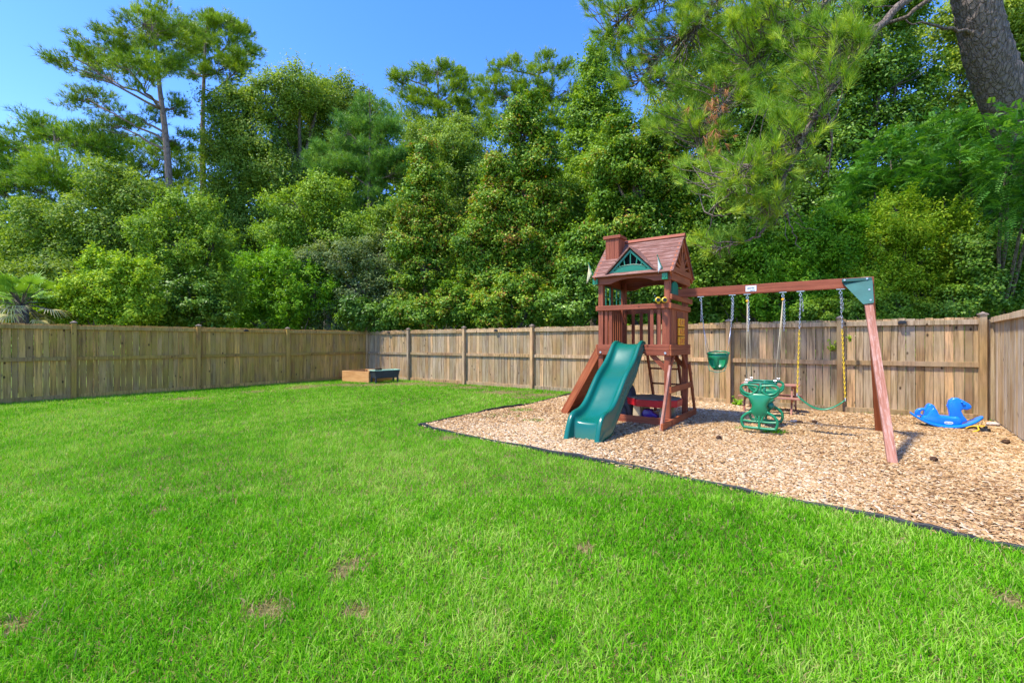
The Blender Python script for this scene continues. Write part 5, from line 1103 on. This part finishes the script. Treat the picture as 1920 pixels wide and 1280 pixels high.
# -------- big near pine: trunk at the right edge, limbs reaching left over the yard
def big_pine():
    rg = np.random.default_rng(91); rr = random.Random(91); Y0 = 10.2; bx = 13.0
    root = empty('big_pine_tree', (bx, Y0, 0), 0, 'huge leaning pine trunk at the right edge with limbs reaching left', 'pine tree'); o0 = Vector((bx, Y0, 0))
    def W(px, py, Y): return Vector((gx(px, Y), Y, gz(py, Y))) - o0
    TP = smooth_path([Vector((0, 0, -.1)), W(2010, 430, 9.9), W(1945, 300, 9.7), W(1893, 200, 9.5), W(1852, 100, 9.3), W(1829, 0, 9.1), W(1800, -120, 9.0), W(1775, -330, 9.0), W(1760, -600, 9.1)], 8)
    n = len(TP); tb = MB(); tb.tube(TP, [.50 - .26 * i / (n - 1) for i in range(n)], 28)
    # furrowed bark plates
    tk = tb.build('trunk', M['bark_pine'], root, smooth=True)
    tx = bpy.data.textures.new('bark', 'CLOUDS'); tx.noise_scale = .10; tx.noise_depth = 3
    sm_ = tk.modifiers.new('s', 'SUBSURF'); sm_.levels = sm_.render_levels = 2; dm_ = tk.modifiers.new('d', 'DISPLACE'); dm_.texture = tx; dm_.strength = .07; dm_.mid_level = .5; dm_.texture_coords = 'LOCAL'
    limbs = [([(1790, -100, 9.0), (1700, 0, 8.9), (1620, 80, 8.8), (1545, 190, 8.9), (1490, 290, 9.0), (1460, 370, 9.1), (1425, 440, 9.2)], .085),
             ([(1790, -40, 9.0), (1700, 30, 9.3), (1600, 60, 9.7), (1500, 90, 10)], .05), ([(1830, 60, 9.1), (1760, 50, 9.1), (1700, 40, 9.2)], .04),
             ([(1780, -250, 9.0), (1640, -60, 9.4), (1500, 40, 10.), (1420, 110, 10.4), (1350, 210, 10.8), (1310, 280, 11)], .10),
             ([(1775, -330, 9.0), (1560, -160, 10), (1400, -40, 10.8), (1290, 60, 11.4), (1200, 150, 12)], .10),
             ([(1775, -330, 9.0), (1500, -220, 10.4), (1330, -120, 11.4), (1220, -10, 12.2), (1140, 60, 12.6)], .09),
             ([(1490, 290, 9.0), (1440, 300, 8.9), (1380, 330, 8.9), (1330, 400, 9.)], .035), ([(1545, 190, 8.9), (1560, 260, 8.8), (1550, 330, 8.8)], .025),
             ([(1460, 370, 9.1), (1480, 420, 9.0), (1500, 470, 9.)], .02), ([(1425, 440, 9.2), (1390, 455, 9.3), (1345, 465, 9.4)], .02)]
    tips = []; dirs = []; lb = MB()
    LP_ = []
    for pts, r in limbs:
        P = smooth_path([W(*p) for p in pts], 6); P = [p + Vector((rr.uniform(-.03, .03), rr.uniform(-.03, .03), rr.uniform(-.03, .03))) for p in P]; k = len(P); lb.tube(P, [r * (1 - .72 * i / (k - 1)) for i in range(k)], 8); LP_.append(P)
    # foliage zones: px, py, rx, ry, Y, number of twigs
    Z = [(1180, 60, 70, 60, 12.4, 60), (1250, 40, 70, 60, 12, 60), (1330, 30, 70, 50, 11.2, 55), (1200, 140, 60, 40, 12.2, 45), (1280, 150, 70, 50, 11.6, 60), (1370, 120, 60, 50, 11, 45), (1330, 220, 60, 40, 11, 40), (1250, 230, 50, 30, 11.4, 26), (1420, 50, 60, 50, 10.4, 45),
         (1440, 160, 50, 45, 9.8, 30), (1500, 60, 60, 40, 9.4, 36), (1560, 50, 55, 35, 9.0, 36), (1520, 130, 60, 30, 9.1, 26), (1600, 70, 30, 30, 8.8, 14), (1460, 210, 45, 35, 9.0, 20), (1560, 150, 40, 30, 8.8, 12), (1410, 20, 50, 40, 9.8, 26),
         (1400, 330, 50, 40, 8.9, 24), (1440, 290, 45, 40, 8.9, 20), (1370, 370, 35, 35, 8.9, 14), (1440, 370, 45, 30, 9., 16), (1500, 300, 45, 35, 9., 12), (1430, 400, 40, 20, 9.1, 10), (1480, 350, 35, 30, 9.1, 8), (1345, 455, 45, 30, 9.4, 16), (1300, 445, 20, 20, 9.5, 4), (1130, 10, 40, 60, 12.8, 30), (1290, -40, 120, 50, 11.6, 50), (1480, -40, 120, 50, 10, 40), (1620, -20, 60, 50, 9.2, 16),
         (1160, 90, 35, 40, 12.6, 22), (1520, 220, 50, 40, 9.0, 26), (1480, 260, 50, 50, 9.0, 26), (1440, 330, 60, 50, 9.0, 30), (1310, 320, 60, 40, 10, 24), (1580, 100, 50, 40, 8.9, 24), (1350, 300, 40, 30, 10.4, 14)]
    allP = [p for P in LP_ for p in P]
    for px, py, rx, ry, Y, k in Z:
        for _ in range(int(k * .95)):
            a = rr.uniform(0, 6.283); r = math.sqrt(rr.random()); yy = Y + rr.uniform(-.6, .6); tip = W(px + rx * r * math.cos(a), py + ry * r * math.sin(a), yy)
            q = min((allP[rr.randrange(len(allP))] for _ in range(60)), key=lambda p: (p - tip).length); c = curve(q, tip, -.15, 5, .04, rr)
            if (q - tip).length < 2.2: lb.tube(c, [.016 * (1 - .6 * i / 5) for i in range(6)], 4, cap=False)
            else: c = curve(tip + Vector((rr.uniform(.3, .8), rr.uniform(-.2, .2), rr.uniform(.2, .7))), tip, -.1, 5); lb.tube(c, [.016 * (1 - .6 * i / 5) for i in range(6)], 4, cap=False)
            d = (c[-1] - c[-2]).normalized()
            for m_ in range(3 if Y > 9.6 else 2): tips.append(tuple(c[-1] - d * .10 * m_ + Vector((rr.uniform(-.08, .08), rr.uniform(-.08, .08), rr.uniform(-.06, .06))) * (m_ > 0))); dirs.append(tuple(d + Vector((0, 0, .45)) + Vector((rr.uniform(-.6, .6), rr.uniform(-.6, .6), rr.uniform(-.4, .6))) * (m_ > 0)))
    lb.build('limb', M['bark_pine'], root, smooth=True)
    tips = np.array(tips); dirs = np.array(dirs); nn = 38; V, m_ = tufts(rg, tips, dirs, nn, .29, .0095, .58)
    t = np.clip(np.repeat(rg.normal(.5, .22, len(tips)), nn) + rg.normal(0, .1, m_), 0, 1); np_mesh('crown', V, quads(m_, 3), M['needle_n'], root, t)
    # a browned cluster and bare twigs
    P = np.array([tuple(W(1340 + rr.gauss(0, 16), 160 + rr.random() * 130, 10.3 + rr.uniform(-.2, .2))) for _ in range(34)]); V, m_ = tufts(rg, P, np.tile([0, 0, -1.], (34, 1)) + rg.normal(0, .4, (34, 3)), 24, .2, .010, .5)
    np_mesh('dead_needles', V, quads(m_, 3), M['needle_d'], root, rg.uniform(0, 1, m_))
    dt = MB()
    for _ in range(26):
        q = W(1460 + rr.gauss(0, 25), 370 + rr.gauss(0, 35), 9.05); e = q + Vector((rr.uniform(-.5, .5), rr.uniform(-.3, .3), rr.uniform(-.7, .2))); dt.tube(curve(q, e, -.08, 6, .03, rr), [.007 * (1 - .6 * i / 6) for i in range(7)], 4, cap=False)
    dt.build('bare_twigs', M['bark_far'], root, smooth=True)
big_pine()
# -------- small weeds on the chips and the fence
def weed(name, label, x, y, z, n, spread, ln, wd, mat, seed, cat='weed', hang=False):
    rg = np.random.default_rng(seed); root = empty(name, (x, y, z), 0, label, cat); rr = random.Random(seed)
    mb = MB(); C = []; Nn = []
    for k in range(n):
        a = rr.uniform(0, 6.283); e = Vector((math.cos(a) * spread * rr.uniform(.3, 1), math.sin(a) * spread * rr.uniform(.3, 1) * (.2 if hang else 1), rr.uniform(.4, 1.3) * spread * (1.3 if not hang else 1))); P = curve((0, 0, 0), e, .02, 5); mb.tube(P, .0025, 4, cap=False)
        for p in P[1:]:
            for _ in range(3): C.append((p.x + rr.uniform(-.02, .02), p.y + rr.uniform(-.02, .02), p.z + rr.uniform(-.02, .02))); Nn.append((rr.uniform(-.3, .3), -.4, .8))
    V = leaves(rg, np.array(C), np.array(Nn), ln, wd); mb.build('stem', M['deep'], root); np_mesh('leaves', V, quads(len(C)), M[mat], root, rg.uniform(.2, .9, len(C)))
x, y = gnd(1383, 762); weed('weed', 'small leafy weed at the foot of the fence post behind the bucket swing', x, y + .0, 0, 9, .14, .07, .04, 'bright', 1)
weed('vine', 'thin climbing vine sprigs beside the fence post right of the belt swing', gx(1560, 9.0), 8.98, 1.20, 7, .17, .055, .025, 'lime', 2, 'vine', True)
weed('vine', 'two small vine sprigs just right of the fence post by the belt swing', gx(1592, 8.7), 8.68, 1.38, 4, .10, .05, .025, 'lime', 3, 'vine', True)
def grass_tuft(px, py, label, seed, n=160, r=.12, h=.07):
    rg = np.random.default_rng(seed); x, y = gnd(px, py); o = []; a = rg.uniform(0, 6.283, n); q = r * np.sqrt(rg.uniform(0, 1, n)); B = np.stack([q * np.cos(a) * 1.6, q * np.sin(a), np.full(n, .02)], 1)
    d = unit(np.stack([rg.normal(0, .6, n), rg.normal(0, .6, n), np.ones(n)], 1)); L = (h * rg.uniform(.5, 1.3, n))[:, None]; s = unit(np.cross(d, rg.normal(0, 1, (n, 3)))) * .004
    V = np.stack([B - s, B + s, B + d * L + s * .2, B + d * L - s * .2], 1).reshape(-1, 3); ob = np_mesh('grass_tuft', V, quads(n), M['grass'], None, rg.uniform(.2, .6, n)); ob.location = (x, y, 0); tag(ob, label, 'grass tuft')
grass_tuft(1452, 813, 'green grass tuft on the chips under the glider swing', 1)
grass_tuft(1408, 806, 'thin pale grass tuft on the chips left under the glider', 2, 90, .16, .04)
grass_tuft(978, 771, 'grass tuft growing on the chips near the back edging strip', 3, 150, .16, .05)
grass_tuft(940, 782, 'sparse grass tuft on the chips left of the slide', 4, 120, .22, .04)
grass_tuft(1000, 790, 'small grass tuft on the chips nearest the slide foot', 5, 60, .12, .035)
